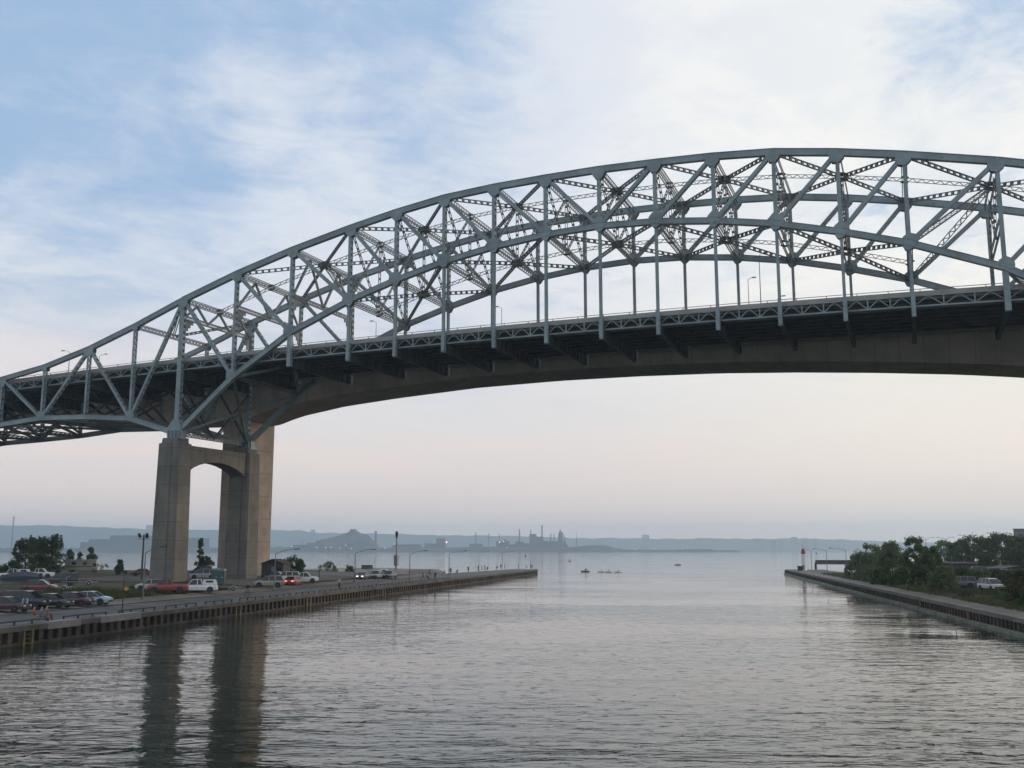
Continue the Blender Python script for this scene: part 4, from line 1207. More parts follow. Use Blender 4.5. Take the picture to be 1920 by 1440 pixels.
# ================================================================== PEOPLE
def skin_mesh(name, joints, bones, root=0):
    me = bpy.data.meshes.new(name)
    me.from_pydata([j[:3] for j in joints], bones, [])
    o = bpy.data.objects.new(name, me); col.objects.link(o)
    sk = o.modifiers.new('s', 'SKIN'); ly = me.skin_vertices[0].data
    for k, j in enumerate(joints): ly[k].radius = (j[3], j[4] if len(j) > 4 else j[3])
    ly[root].use_root = True
    sb = o.modifiers.new('b', 'SUBSURF'); sb.levels = 1; sb.render_levels = 1
    dg = bpy.context.evaluated_depsgraph_get(); dg.update()
    nm_ = bpy.data.meshes.new_from_object(o.evaluated_get(dg))
    bpy.data.objects.remove(o); return nm_
def body_mesh(pose):
    """standing / walking / sitting figure about 1.74 m tall, facing -Y, feet at z=0"""
    J = []; E_ = []
    def j(x, y, z, r, r2=None): J.append((x, y, z, r, r2 or r)); return len(J) - 1
    def chain(a, *bs):
        for b in bs: E_.append((a, b)); a = b
    hz_ = .93; lean = 0
    if pose == 'sit': hz_ = .50
    pel = j(0, 0, hz_, .15, .12)
    if pose == 'bend': sp_ = j(0, -.18, hz_+.20, .14, .12); chs = j(0, -.40, hz_+.36, .17, .12); nk = j(0, -.58, hz_+.42, .055); hd = j(0, -.68, hz_+.46, .09); ht = j(0, -.80, hz_+.48, .085); sh = (-.45, hz_+.38)
    else: sp_ = j(0, 0, hz_+.22, .135, .11); chs = j(0, -.01, hz_+.42, .17, .12); nk = j(0, 0, hz_+.56, .055); hd = j(0, -.02, hz_+.66, .09, .10); ht = j(0, -.015, hz_+.77, .085, .095); sh = (0, hz_+.46)
    chain(pel, sp_, chs, nk, hd, ht)
    if pose != 'bend': nose_ = j(0, -.125, hz_+.68, .018); E_.append((hd, nose_))
    for s in (-1, 1):
        if pose == 'sit':
            a = j(s*.10, -.02, hz_, .095); k = j(s*.13, -.45, hz_+.02, .07); f = j(s*.13, -.48, .1, .05); t_ = j(s*.14, -.64, .05, .045); chain(pel, a, k, f, t_)
        elif pose == 'walk':
            a = j(s*.09, 0, .86, .10); k = j(s*.10, -s*.16-.04, .48, .07); f = j(s*.10, -s*.24+.08*(s<0), .09, .05); t_ = j(s*.10, -s*.24-.16, .05, .04); chain(pel, a, k, f, t_)
        else:
            a = j(s*.10, 0, .86, .10); k = j(s*.12, -.02, .48, .07); f = j(s*.13, .02, .09, .05); t_ = j(s*.15, -.14, .05, .042); chain(pel, a, k, f, t_)
        S_ = j(s*.19, sh[0], sh[1], .065); 
        if pose == 'walk': e1 = j(s*.25, s*.12, sh[1]-.28, .048); e2 = j(s*.24, s*.20-.12, sh[1]-.52, .036); e3 = j(s*.24, s*.2-.19, sh[1]-.60, .034)
        elif pose == 'sit': e1 = j(s*.25, -.05, sh[1]-.28, .048); e2 = j(s*.16, -.30, sh[1]-.36, .036); e3 = j(s*.13, -.38, sh[1]-.38, .034)
        elif pose == 'bend': e1 = j(s*.22, sh[0]-.08, sh[1]-.28, .048); e2 = j(s*.15, sh[0]-.16, sh[1]-.52, .036); e3 = j(s*.13, sh[0]-.18, sh[1]-.6, .034)
        else: e1 = j(s*.25, .02, sh[1]-.29, .048); e2 = j(s*.26, -.06, sh[1]-.54, .036); e3 = j(s*.25, -.09, sh[1]-.63, .034)
        chain(chs, S_, e1, e2, e3)
    return skin_mesh('body_' + pose, J, E_)
POSE = {k: body_mesh(k) for k in ('stand', 'walk', 'sit', 'bend')}
HAIR = mat('dark_hair', (.02, .015, .012), .7, 0, .1, 5)
CLOTH = {}
def cloth(c):
    if c not in CLOTH: CLOTH[c] = mat('cloth_%d' % len(CLOTH), c, .9, 0, .12, 4)
    return CLOTH[c]
PCACHE = {}
def person(pos, rz, pose, shirt, trouser, label, group=None, sc_=1.0):
    key = (pose, shirt, trouser)
    if key not in PCACHE:
        me = POSE[pose].copy(); me.materials.clear()
        for m_ in (cloth(shirt), cloth(trouser), SKIN, HAIR): me.materials.append(m_)
        hz_ = .50 if pose == 'sit' else .93
        for p_ in me.polygons:
            c = p_.center; i = 0
            if pose == 'bend':
                i = 3 if c.y < -.74 else (2 if c.y < -.6 or c.z < hz_-.12 and abs(c.x) > .1 and c.y < -.45 else (1 if c.y > -.06 or c.z < .8 else 0))
            else:
                if c.z > hz_ + .74 or (c.z > hz_ + .60 and c.y > .03): i = 3
                elif c.z > hz_ + .545: i = 2
                elif c.z < hz_ + .02 and not (abs(c.x) > .19 and pose != 'sit'): i = 1
                elif pose == 'sit' and c.y < -.2 and c.z < hz_ + .1 and c.z > 0: i = 1 if abs(c.z - hz_) < .09 or c.z < hz_ else 2
                if abs(c.x) > .2 and c.z < hz_ + .1 and pose != 'sit': i = 2
            p_.material_index = i
        me.polygons.foreach_set('use_smooth', [True]*len(me.polygons))
        PCACHE[key] = me
    o = bpy.data.objects.new('person', PCACHE[key]); col.objects.link(o)
    o.location = pos; o.rotation_euler = (0, 0, rz); o.scale = (sc_, sc_, sc_)
    return tag(o, label, 'person', group)
person(gpos(47, 1148), R(40), 'bend', (.42, .47, .60), (.05, .06, .10), 'person in a pale blue shirt bending down beside the maroon car')
person(gpos(62, 1166), R(150), 'sit', (.30, .10, .08), (.40, .30, .28), 'person in a red top sitting low on the quay edge, left of a pair')
person(gpos(76, 1166), R(170), 'sit', (.16, .17, .20), (.12, .12, .15), 'person in a dark grey top sitting at the quay edge')
person(gpos(86, 1163), R(160), 'sit', (.24, .16, .14), (.26, .06, .05), 'person in brown and red sitting rightmost of the three on the quay edge')
person(gpos(636, 1104), R(200), 'walk', (.36, .38, .40), (.03, .03, .035), 'person in a light grey top walking on the quay below the beach')
person(gpos(598, 1082), R(120), 'stand', (.02, .02, .025), (.02, .02, .025), 'lone dark figure standing on the small beach')
# cyclist
p = gpos(464, 1117); e = tag(empty('bicycle', p, R(100)), 'bicycle ridden along the left quay below the pier', 'bicycle')
for x in (-.52, .52):
    m = MB(); n = 16
    m.tube([(x + .33*math.cos(2*math.pi*k/n), 0, .34 + .33*math.sin(2*math.pi*k/n)) for k in range(n + 1)], .022, 5, False); m.build('wheel', TYRE, e)
m = MB()
for a, b in (((-.52, 0, .34), (-.1, 0, .33)), ((-.1, 0, .33), (-.2, 0, .85)), ((-.2, 0, .8), (.38, 0, .82)), ((-.1, 0, .33), (.38, 0, .78)), ((-.52, 0, .34), (-.2, 0, .8)), ((.52, 0, .34), (.36, 0, .98))): m.tube([a, b], .02, 5)
m.build('frame', BLACKM, e)
m = MB(); m.box((-.32, -.07, .86), (-.08, .07, .92)); m.build('saddle', BLACKM, e)
m = MB(); m.tube([(.3, -.25, 1.0), (.37, 0, 1.0), (.3, .25, 1.0)], .018, 5); m.build('handlebar', BLACKM, e)
q = person(p + Vector((0, 0, .42)), R(100) + R(90), 'sit', (.02, .022, .03), (.30, .31, .30), 'cyclist in a black top riding along the left quay')
# people on the pier
G5 = 'people scattered along the left pier'
plist = [(842, 1076, 'stand', 'dark figure leaning at the foot of the first open-pier lamp'), (845, 1077, 'stand', 'second dark figure at the foot of the first open-pier lamp'), (834, 1078, 'sit', 'small seated figure just left of the first open-pier lamp'),
 (793, 1086, 'walk', 'left one of a walking pair midway along the left pier'), (800, 1087, 'sit', 'low figure between two walkers midway along the left pier'), (806, 1079, 'walk', 'right one of the walkers midway along the left pier'), (816, 1088, 'walk', 'figure nearest the canal edge midway along the pier'),
 (857.5, 1076, 'sit', 'small seated figure right of the first open-pier lamp'), (878, 1073, 'stand', 'lone dark figure between the first and second open-pier lamps'), (896.5, 1071, 'stand', 'dark figure beside the second open-pier lamp'),
 (903.5, 1070, 'stand', 'grey figure just right of the second open-pier lamp'), (909, 1070, 'stand', 'dark figure second right of the second open-pier lamp'), (914, 1070, 'sit', 'small seated figure third right of the second open-pier lamp'), (932, 1068, 'sit', 'low figure left of the last pier lamp'),
 (939, 1067, 'stand', 'left figure at the last pier lamp'), (946, 1067, 'stand', 'right figure at the last pier lamp'), (972, 1066.5, 'stand', 'figure between the last lamp and the pier head'), (988, 1067, 'sit', 'low figure near the beacon post'), (995, 1065.5, 'stand', 'dark figure standing beside the beacon post'), (998, 1066, 'sit', 'crouching figure right of the beacon post')]
random.seed(11)
for px_, py_, po, lb in plist:
    c_ = random.choice([(.02, .02, .025), (.05, .03, .03), (.04, .045, .06), (.16, .05, .04), (.10, .10, .10)])
    p = at(px_, py_, 1.58)
    person(p, random.uniform(0, 6.28), po, c_, random.choice([(.02, .022, .03), (.08, .075, .06)]), lb, G5)
person(gpos(1703, 1108, zf=zR), R(60), 'stand', (.03, .03, .04), (.03, .03, .03), 'left one of two dark figures on the right quay walkway')
person(gpos(1717, 1107, zf=zR), R(100), 'sit', (.06, .04, .04), (.03, .03, .03), 'right one of two dark figures, crouching on the right quay walkway')
person(gpos(1528.5, 1067, zf=zR), R(60), 'stand', (.03, .03, .04), (.03, .03, .03), 'dark figure on the pier right of the lighthouse')

# ================================================================== BOATS
def small_boat(px_, py_, L, label, sail=0, hullm=None, rider=None, rz=0):
    p = at(px_, py_, 0.0); e = tag(empty('small_boat', p, rz), label, 'boat')
    m = MB(); loft(m, [(-L/2, .25, .42, .03, .04), (-L*.35, .0, .40, .2, .3), (0, -.08, .34, .35, .45), (L*.35, -.02, .34, .3, .42), (L/2, .15, .36, .2, .3)], 1); m.build('hull', hullm or WH, e)
    if sail:
        m = MB(); m.tube([(0, 0, .3), (0, 0, sail + .4)], .04, 5); m.build('mast', GALV, e)
        m = MB(); m.add([(.05, 0, .6), (L*.42, .15, .6), (.05, 0, sail + .3), (.05, .03, .6), (L*.42, .18, .6), (.05, .03, sail + .3)], [(0, 1, 2), (5, 4, 3), (0, 3, 4, 1), (1, 4, 5, 2), (2, 5, 3, 0)]); m.build('sail', GREYC, e)
    if rider: person(p + Vector((0, 0, -.12)), rz + R(90), 'sit', rider, (.03, .03, .04), 'person seated in the ' + label.replace(' on the water', ''))
    return e
small_boat(1068, 1052.5, 2.6, 'tiny grey sailing dinghy farthest out on the bay', 1.5, GREYC)
small_boat(1097, 1072, 3.4, 'dark motor dinghy leading the line of small boats', .9, BLACKP, (.03, .03, .04), R(20))
small_boat(1127, 1073, 2.6, 'leftmost of three pale kayaks in a row', 0, WH, (.2, .2, .2), R(20))
small_boat(1141.5, 1073, 2.6, 'middle one of three pale kayaks in a row', 0, WH, (.25, .12, .1), R(18))
small_boat(1158.5, 1073.5, 2.6, 'rightmost of three kayaks, with a dark paddler', 0, WH, (.03, .03, .04), R(22))
small_boat(1271, 1059.5, 3.4, 'single dark rowing boat right of the kayaks', 0, BLACKP, (.03, .03, .04), R(15))

# ================================================================== TREES AND SHRUBS
from mathutils import noise as mnoise
def crown_mesh(seed, h, w, z0, kind, leaf, n):
    """leaf clumps spread through an uneven crown; returns crown MB and list of clump centres"""
    rd = random.Random(seed); m = MB(); cl = []
    K = max(18, int(16 + w * h * (.75 if kind != 'ragged' else 1.1)))
    off = Vector((seed * 7.3, seed * 3.1, 0))
    for k in range(K):
        for _ in range(30):
            a = rd.uniform(0, 2*math.pi); q = rd.random()
            zz = rd.random()
            if kind == 'round': rr = math.sqrt(max(0, 1 - (2*zz - .85)**2 / 1.4))
            elif kind == 'shrub': rr = math.sqrt(max(0, 1 - zz**2))
            elif kind == 'spire': rr = (1 - zz)**.75 * (.75 + .25*math.sin(zz*17 + seed))
            else: rr = (1 - .55*zz) * (.6 + .4*math.sin(zz*9 + seed*2)**2)      # ragged
            if rr > .05: break
        r = rr * (.35 + .65*q**.5)
        c = Vector((math.cos(a)*r*w/2, math.sin(a)*r*w/2, z0 + (h - z0)*zz*.96))
        d = mnoise.noise(c*.35 + off)
        c.x += d*w*.10; c.z += mnoise.noise(c*.3 + off*2)*h*.06
        cl.append((c, (w*.10 + .25) * rd.uniform(.7, 1.25) * (.85 if kind in ('spire', 'ragged') else 1)))
    if kind == 'ragged':            # upright leaders break the outline
        for k in range(5):
            a = rd.uniform(0, 6.28); r = rd.uniform(.05, .33)*w; ht = h*rd.uniform(.85, 1.08)
            for q in range(5):
                cl.append((Vector((math.cos(a)*r*(1 + q*.05), math.sin(a)*r, ht - q*h*.07)), (.10 + q*.10)*w*.12 + .12))
    per = max(6, n // len(cl))
    for c, rc in cl:
        for _ in range(per):
            v = Vector((rd.gauss(0, 1), rd.gauss(0, 1), rd.gauss(0, .8)))
            v = v.normalized() * rc * rd.random()**.45
            p = c + v
            if p.z < .05: continue
            nrm = (v.normalized() + Vector((rd.gauss(0, .6), rd.gauss(0, .6), rd.gauss(.3, .5)))).normalized()
            t1 = nrm.cross(Vector((rd.gauss(0, 1), rd.gauss(0, 1), rd.gauss(0, 1)))).normalized(); t2 = nrm.cross(t1)
            s = leaf * rd.uniform(.6, 1.3)
            m.add([p - t1*s*.5, p - t2*s*.32, p + t1*s*.5, p + t2*s*.32], [(0, 1, 2, 3)])
    return m, cl
def tree(name, pos, h, w, kind, lm, label, cat='tree', group=None, seed=1, z0=None, leaf=.36, n=4200, trunk_r=None):
    z0 = (h*.28 if kind == 'round' else h*.06) if z0 is None else z0
    m, cl = crown_mesh(seed, h, w, z0, kind, leaf, n)
    e = tag(empty(name, pos, random.Random(seed).uniform(0, 6)), label, cat, group)
    m.build('crown' if cat == 'tree' else 'foliage', lm, e)
    rd = random.Random(seed + 99); r = trunk_r or max(.06, h*.022)
    t = MB(); t.tube([(0, 0, -.2), (rd.uniform(-.1, .1), rd.uniform(-.1, .1), h*.35), (rd.uniform(-.2, .2), rd.uniform(-.2, .2), h*.8)], [r*1.25, r*.8, r*.2], 7)
    for c, rc in rd.sample(cl, min(9, len(cl))):
        zz = min(c.z*.55, h*.6)
        t.tube([(0, 0, zz), (c.x*.5, c.y*.5, (zz + c.z)*.5 + .2), tuple(c)], [r*.42, r*.28, r*.08], 5, False)
    t.build('trunk' if cat == 'tree' else 'stem', BARK, e)
    return e
def tp(px, dist, zf): p = far(px, dist); p.z = zf(p.x, p.y); return p
def hgt(pt, dist, z): return CAM.z + (1031 - pt) / FPX * dist - z
def T1(px, dist, pt, wpx, kind, lm, label, zf, cat='tree', seed=1, n=4200, leaf=.36, z0=None, group=None, name=None):
    p = tp(px, dist, zf); h = hgt(pt, dist, p.z); wd = wpx / FPX * dist
    return tree(name or ('tree' if cat == 'tree' else 'shrub'), p, h, wd, kind, lm, label, cat, group, seed, z0, leaf, n)
# left bank
T1(50, 252, 1012, 62, 'ragged', LEAFD, 'left third of the big dark ragged tree clump on the left bank', zL, seed=3, n=6500)
T1(77, 258, 1012, 66, 'ragged', LEAFD, 'middle of the big dark ragged tree clump on the left bank', zL, seed=8, n=6500)
T1(97, 254, 1008, 56, 'ragged', LEAFD, 'tallest right-hand tree of the big dark clump on the left bank', zL, seed=13, n=6500)
T1(22, 222, 1050, 34, 'shrub', LEAFD, 'low dark bush at the left foot of the big tree clump', zL, 'shrub', seed=4, n=2500)
T1(131, 292, 1028, 30, 'spire', LEAFD, 'thin ragged conifer right of the big clump, left of three behind the motorhome', zL, seed=21, n=2200)
T1(151, 294, 1034, 24, 'spire', LEAFD, 'smallest ragged conifer, middle of three behind the motorhome', zL, seed=25, n=1800)
T1(171, 293, 1028, 32, 'spire', LEAFD, 'fullest conifer, right of three behind the motorhome', zL, seed=29, n=3000)
T1(225, 235, 1048, 24, 'spire', LEAFD, 'small dark conifer alone between the motorhome and the lamp posts', zL, seed=31, n=1800)
T1(195, 290, 1055, 18, 'round', LEAFG, 'sparse pale sapling right of the motorhome', zL, seed=33, n=260, leaf=.28)
T1(375, 236, 1002, 22, 'spire', LEAFM, 'tall narrow poplar seen between the two pier columns', zL, seed=35, n=2600)
T1(388, 232, 1042, 34, 'shrub', LEAFD, 'dark bushy growth at the foot of the poplar between the pier columns', zL, 'shrub', seed=37, n=3000)
T1(549, 222, 1045, 42, 'round', LEAFD, 'dark rounded tree right of the tan concrete pier', zL, seed=41, n=4200, z0=.8)
T1(512, 224, 1056, 18, 'shrub', LEAFD, 'bush between the tan concrete pier and the hut', zL, 'shrub', seed=43, n=1200)
zsp = lambda x, y: .9
T1(615, 296, 1052, 34, 'shrub', LEAFG, 'grey-green round bush on the sand spit', zsp, 'shrub', seed=45, n=2600)
T1(657, 268, 1060, 18, 'shrub', LEAFM, 'smaller round bush near the cove, left of a lamp post', lambda x, y: .2, 'shrub', seed=47, n=1500)
# right bank thicket
T1(1608, 238, 1040, 48, 'shrub', LEAFD, 'low dark leftmost bush of the thicket by the right pier', zR, 'shrub', seed=51, n=4200)
T1(1632, 226, 1022, 70, 'shrub', LEAFG, 'pale grey-green willow forming the left dome of the thicket', zR, seed=53, n=8000)
T1(1672, 214, 1019, 66, 'shrub', LEAFG, 'second grey-green willow in the middle of the thicket', zR, seed=55, n=8000)
T1(1716, 206, 1010, 52, 'round', LEAFM, 'tallest dark green tree at the right end of the thicket', zR, seed=57, n=7500, z0=.8)
T1(1742, 208, 1024, 40, 'round', LEAFM, 'dark green tree just right of the tallest thicket tree', zR, seed=59, n=4500, z0=.6)
T1(1650, 196, 1056, 40, 'shrub', LEAFD, 'dark low bush in front of the willows, left one', zR, 'shrub', seed=61, n=3600)
T1(1690, 188, 1062, 40, 'shrub', LEAFM, 'low green bush behind the two dark figures', zR, 'shrub', seed=63, n=3200)
T1(1722, 184, 1058, 36, 'shrub', LEAFD, 'dark low bush between the thicket and the round grey-green bush', zR, 'shrub', seed=65, n=3000)
T1(1762, 168, 1062, 50, 'shrub', LEAFG, 'round grey-green bush left of the pale lamp post in the grass', zR, 'shrub', seed=67, n=6000)
for k, (px_, ds, pt_, wp, lm, lb) in enumerate(((1800, 205, 1062, 40, LEAFD, 'dark hedge bush behind the grey off-roader'), (1830, 200, 1064, 44, LEAFM, 'green hedge bush between the two parked cars on the right bank'),
      (1862, 205, 1064, 40, LEAFB, 'brownish hedge bush behind the white minivan'), (1780, 212, 1060, 34, LEAFM, 'hedge bush at the left end of the right bank hedge'), (1888, 196, 1068, 40, LEAFD, 'dark hedge bush right of the white minivan'),
      (1905, 150, 1066, 50, LEAFB, 'brown-green bush at the right edge, uppermost'), (1932, 140, 1070, 60, LEAFB, 'brown-green bush running out of the right edge'), (1905, 128, 1084, 46, LEAFB, 'dark bush low at the right edge above the quay'), (1925, 122, 1092, 50, LEAFD, 'lowest dark bush at the right edge by the quay path'),
      (1872, 142, 1104, 26, LEAFM, 'little low bush just below the white minivan'), (1805, 150, 1106, 22, LEAFB, 'little brownish bush at the foot of the pale lamp post'))):
    T1(px_, ds, pt_, wp, 'shrub', lm, lb, zR, 'shrub', seed=70 + k, n=3200, leaf=.30)
# trees along the raised road
for k, (px_, ds, pt_, wp, lm, lb) in enumerate(((1770, 330, 1017, 48, LEAFM, 'leftmost rounded tree along the raised road'), (1797, 320, 1016, 40, LEAFD, 'second rounded tree along the raised road'), (1825, 310, 1006, 60, LEAFD, 'broad tall tree along the raised road, left of the rightmost lamp'),
      (1853, 318, 1014, 36, LEAFM, 'narrow lighter tree between two broad trees along the raised road'), (1878, 308, 1003, 58, LEAFD, 'tallest broad tree along the raised road'), (1908, 300, 1008, 50, LEAFD, 'dark tree in front of the grey tower block'), (1935, 300, 1010, 50, LEAFM, 'tree along the raised road at the very right edge'))):
    T1(px_, ds, pt_, wp, 'round', lm, lb, lambda x, y: 2.4, seed=90 + k, n=4500, leaf=.5, z0=1.2, group='trees along the raised road')

# rough grass: small blades on the banks
def grass(name, XE, sgn, zf, y0, y1, t0, t1, n, hmax, seed, lm, label):
    rd = random.Random(seed); m = MB()
    for _ in range(n):
        y = rd.uniform(y0, y1); t = rd.uniform(t0, t1); x = XE(y) + sgn*t
        if mnoise.noise(Vector((x*.12, y*.12, seed))) < -.08: continue
        z = zf(x, y); hh = rd.uniform(.25, 1)*hmax
        for b in range(4):
            a = rd.uniform(0, 6.28); dx, dy = math.cos(a), math.sin(a); q = rd.uniform(.05, .22); ox, oy = rd.uniform(-.25, .25), rd.uniform(-.25, .25)
            m.add([(x+ox-dy*.05, y+oy+dx*.05, z), (x+ox+dy*.05, y+oy-dx*.05, z), (x+ox+dx*q, y+oy+dy*q, z+hh)], [(0, 1, 2)])
    return tag(m.build(name, lm), label, kind='stuff')
grass('grass', XL, -1, zL, -85, -8, 15.8, 24, 9000, .75, 1, leaf_mat('grass_blades', (.030, .042, .014), (.085, .092, .036)), 'rough tall grass between the quayside cars and the gravel')
grass('grass', XR, 1, zR, -60, 140, 3.2, 30, 24000, .7, 2, leaf_mat('dry_grass_blades', (.055, .06, .025), (.13, .115, .06)), 'dry scrubby grass on the right bank')
# raised road on the right bank
mb = MB(); pts = [(52, 140), (60, 160), (78, 176), (110, 186), (200, 196), (400, 200)]
for (x, y) in pts: mb.v += [(x, y, zR(x, y) + .05 + .35), (x + 4, y - 9, zR(x, y) + .4)]
for k in range(len(pts) - 1): mb.f.append((2*k, 2*k+1, 2*k+3, 2*k+2)); mb.m.append(0)
tag(mb.build('road', ASPH), 'raised road behind the right bank hedge', kind='structure')
a, b = far(1757, 262), far(1812, 250); e = tag(empty('long_shed', (a.x, a.y, 2.0)), 'long low dark maroon shed below the road trees', 'shed'); d = b - a
m = MB(); m.bar((0, 0, 1.3), (d.x, d.y, 1.3), 4, 2.6); m.build('wall', mat('dark_maroon_cladding', (.05, .022, .022), .8, 0, .15, .5), e)
m = MB(); m.bar((0, 0, 2.75), (d.x, d.y, 2.75), 4.6, .22); m.build('roof', mat('shed_roof', (.10, .10, .12), .7, 0, .1, .4), e)
a, b = far(1800, 232), far(1925, 205); e = tag(empty('guard_rail_fence', (a.x, a.y, 2.6)), 'pale roadside barrier in front of the distant parked cars', 'guard rail'); d = b - a
m = MB(); m.bar((0, 0, .65), (d.x, d.y, .65), .08, .35); m.build('rail', GALV, e)
for k in range(9):
    q = d*(k/8); m = MB(); m.box((q.x-.06, q.y-.06, -.6), (q.x+.06, q.y+.06, .6)); m.build('post', GALV, e)
p = far(1931, 470, 1.0); e = tag(empty('tower_block', p, R(-8)), 'grey flat-roofed tower block cut by the right edge', 'building')
m = MB(); m.box((-5.2, -5, 0), (14, 6, 14.8)); m.build('wall', mat('grey_blue_render', (.17, .175, .215), .8, 0, .08, .1), e)
m = MB(); m.box((-5.4, -5.2, 14.8), (14.2, 6.2, 15.2)); m.build('roof', CAPC, e)
for zz in (3, 6, 9, 12):
    for xx in (-2.5, 1, 4.5, 8, 11.5): m = MB(); m.box((xx-.7, -5.05, zz-.2), (xx+.7, -4.95, zz+1.0)); m.build('window', GLASS, e)

# ================================================================== FAR SHORE
HILL = mat('far_wooded_hillside', (.045, .060, .050), 1, 0, .3, .004, coord='World', dirt=(.10, .10, .09), dscale=.01)
INDU = mat('far_industrial_steel', (.05, .048, .05), .9, 0, .25, .02, coord='World')
CITY = mat('far_pale_concrete', (.28, .28, .28), .9, 0, .2, .02, coord='World')
BRICKF = mat('far_chimney_brick', (.09, .06, .055), .9, 0, .2, .05, coord='World')
def zt(y, D): return CAM.z + (1031.4 - y) / FPX * D
ridge = [(-1500, 980), (-400, 984), (0, 989), (150, 991), (300, 995), (420, 996), (520, 996), (560, 996), (600, 1000), (700, 1001), (850, 1004), (1000, 1006), (1080, 1009), (1200, 1010), (1400, 1011), (1500, 1011), (1580, 1013), (1680, 1017), (1800, 1020), (2300, 1022), (3000, 1026)]
mb = MB(); rows = [(6100, -.02), (6400, .06), (6900, .16), (7150, .34), (7300, .74), (7380, .96), (7500, 1.0), (7620, 1.0)]
cols = list(range(-1200, 2801, 9))
for px_ in cols:
    top_ = zt(interp(ridge, px_), 7400)
    for (D, f) in rows:
        p = far(px_, D)
        jz = (mnoise.noise(Vector((px_*.05, D*.003, 1)))*9 + mnoise.noise(Vector((px_*.31, D*.01, 5)))*4) * (1 if f > .1 else .2)
        jd = mnoise.noise(Vector((px_*.02, f*3, 9))) * 120 if .1 < f < .97 else 0
        q = far(px_, D + jd); mb.v.append((q.x, q.y, max(-1, top_*f + jz*min(1, f + .2))))
nr = len(rows)
for i in range(len(cols) - 1):
    for k in range(nr - 1):
        a = i*nr + k; mb.f.append((a, a + nr, a + nr + 1, a + 1)); mb.m.append(0)
tag(mb.build('hills', HILL, smooth=True), 'long wooded ridge fading to blue beyond the bay', kind='structure')
# low industrial waterfront as a strip of land with trees and sheds
mb = MB(); cols = list(range(-700, 1391, 6)); rd = random.Random(4)
for px_ in cols:
    base = 1026 + 3*mnoise.noise(Vector((px_*.02, 0, 0)))
    if px_ > 1060: base = interp([(1060, 1026), (1090, 1024), (1110, 1023), (1140, 1024.5), (1170, 1030), (1250, 1031), (1290, 1029), (1330, 1029), (1345, 1032), (1372, 1031), (1391, 1033.8)], px_)
    if px_ < 165: base = 1027.5
    jj = rd.uniform(-1.0, 1.0) * (1 if px_ < 1060 else .35)
    for D, f in ((3950, 0), (3965, .55), (4000, .95), (4150, 1), (4500, .6)):
        q = far(px_, D); mb.v.append((q.x, q.y, max(-.5, (zt(base + jj, 4000)) * f - .3)))
for i in range(len(cols) - 1):
    for k in range(4): a = i*5 + k; mb.f.append((a, a + 5, a + 6, a + 1)); mb.m.append(0)
tag(mb.build('far_shore', mat('far_shore_scrub', (.035, .042, .038), 1, 0, .3, .01, coord='World'), smooth=True), 'low dark waterfront strip across the bay', kind='structure')
FA = YAW
def fbox(m, px0, px1, y_top, D, depth, z0=0, cx=None):
    a = far(px0, D); b = far(px1, D); n = Vector((b.x - a.x, b.y - a.y, 0)).normalized(); f = Vector((-n.y, n.x, 0)); o = cx or Vector((0, 0, 0))
    vs = []
    h = zt(y_top, D)
    for z in (z0, h):
        for q in (a, b, b + f*depth, a + f*depth): vs.append((q.x - o.x, q.y - o.y, z))
    m.add(vs, [(0,3,2,1),(4,5,6,7),(0,1,5,4),(1,2,6,5),(2,3,7,6),(3,0,4,7)])
def chimney(px_, y_top, wpx, label, D=4100):
    p = far(px_, D, 0); h = zt(y_top, D); r = wpx / FPX * D / 2
    e = tag(empty('factory_chimney', p), label, 'chimney', 'steelworks chimneys across the bay')
    m = MB(); m.tube([(0, 0, 0), (0, 0, h)], [r*1.15, r*.85], 10); m.build('shaft', BRICKF, e)
    m = MB(); m.tube([(0, 0, h*.93), (0, 0, h*1.0)], [r*1.0, r*1.0], 10); m.build('cap', INDU, e)
for px_, yt_, wp_, lb in ((21, 976, 2.0, 'lone thin mast-like chimney on the far left skyline'), (704, 997, 4.6, 'thick square-topped chimney right of the dark stockpile mound'), (892, 999, 2.2, 'slim chimney right of the flare, first of the thin three'), (916, 1001.5, 1.6, 'thinnest chimney, second of the thin three'), (936, 1001, 1.5, 'thin chimney directly above the second flare'),
      (974, 993.5, 2.6, 'stout chimney left of the steelworks blocks'), (995.2, 994.5, 1.8, 'chimney rising from the left corner of the steelworks block'), (1016.3, 986, 2.8, 'tallest chimney of the far steelworks'), (1033, 1001.5, 2.0, 'left one of a short chimney pair'), (1039, 1001.5, 2.0, 'right one of a short chimney pair'), (1081, 1001, 1.2, 'faint thin stack right of the blast furnace')):
    chimney(px_, yt_, wp_, lb)
def block(name, label, cat, rects, D, depth, m_, part='wall'):
    c = far(rects[0][0], D); e = tag(empty(name, c), label, cat)
    for r_ in rects:
        m = MB(); fbox(m, r_[0], r_[1], r_[2], D + (r_[3] if len(r_) > 3 else 0), depth, 0, c); m.build(part, m_, e)
    return e
block('steelworks_block', 'tall square steelworks blocks below the tallest chimney', 'factory', [(993, 1006, 1002), (1006, 1019, 1007, 15), (966, 982, 1016, 30), (982, 995, 1019, 10), (1019, 1046, 1015, 25)], 4080, 60, INDU)
block('factory_hall', 'long flat dark factory hall at the left, behind the trees', 'factory', [(205, 330, 1006.5), (165, 206, 1013, 30), (150, 170, 1018, 50), (330, 392, 1010, 20)], 4050, 90, INDU)
block('factory_hall', 'low sheds left of the dark stockpile mound', 'factory', [(548, 575, 1022), (575, 600, 1018, 20)], 4050, 60, INDU)
block('factory_hall', 'low sheds between the thick chimney and the first flare', 'factory', [(735, 790, 1021), (795, 835, 1019.5, 20), (818, 834, 1010, 40)], 4050, 60, INDU)
block('factory_hall', 'low sheds around the second flare', 'factory', [(880, 905, 1020), (930, 955, 1015, 20), (944, 949, 1011, 10), (955, 968, 1021)], 4050, 60, INDU)
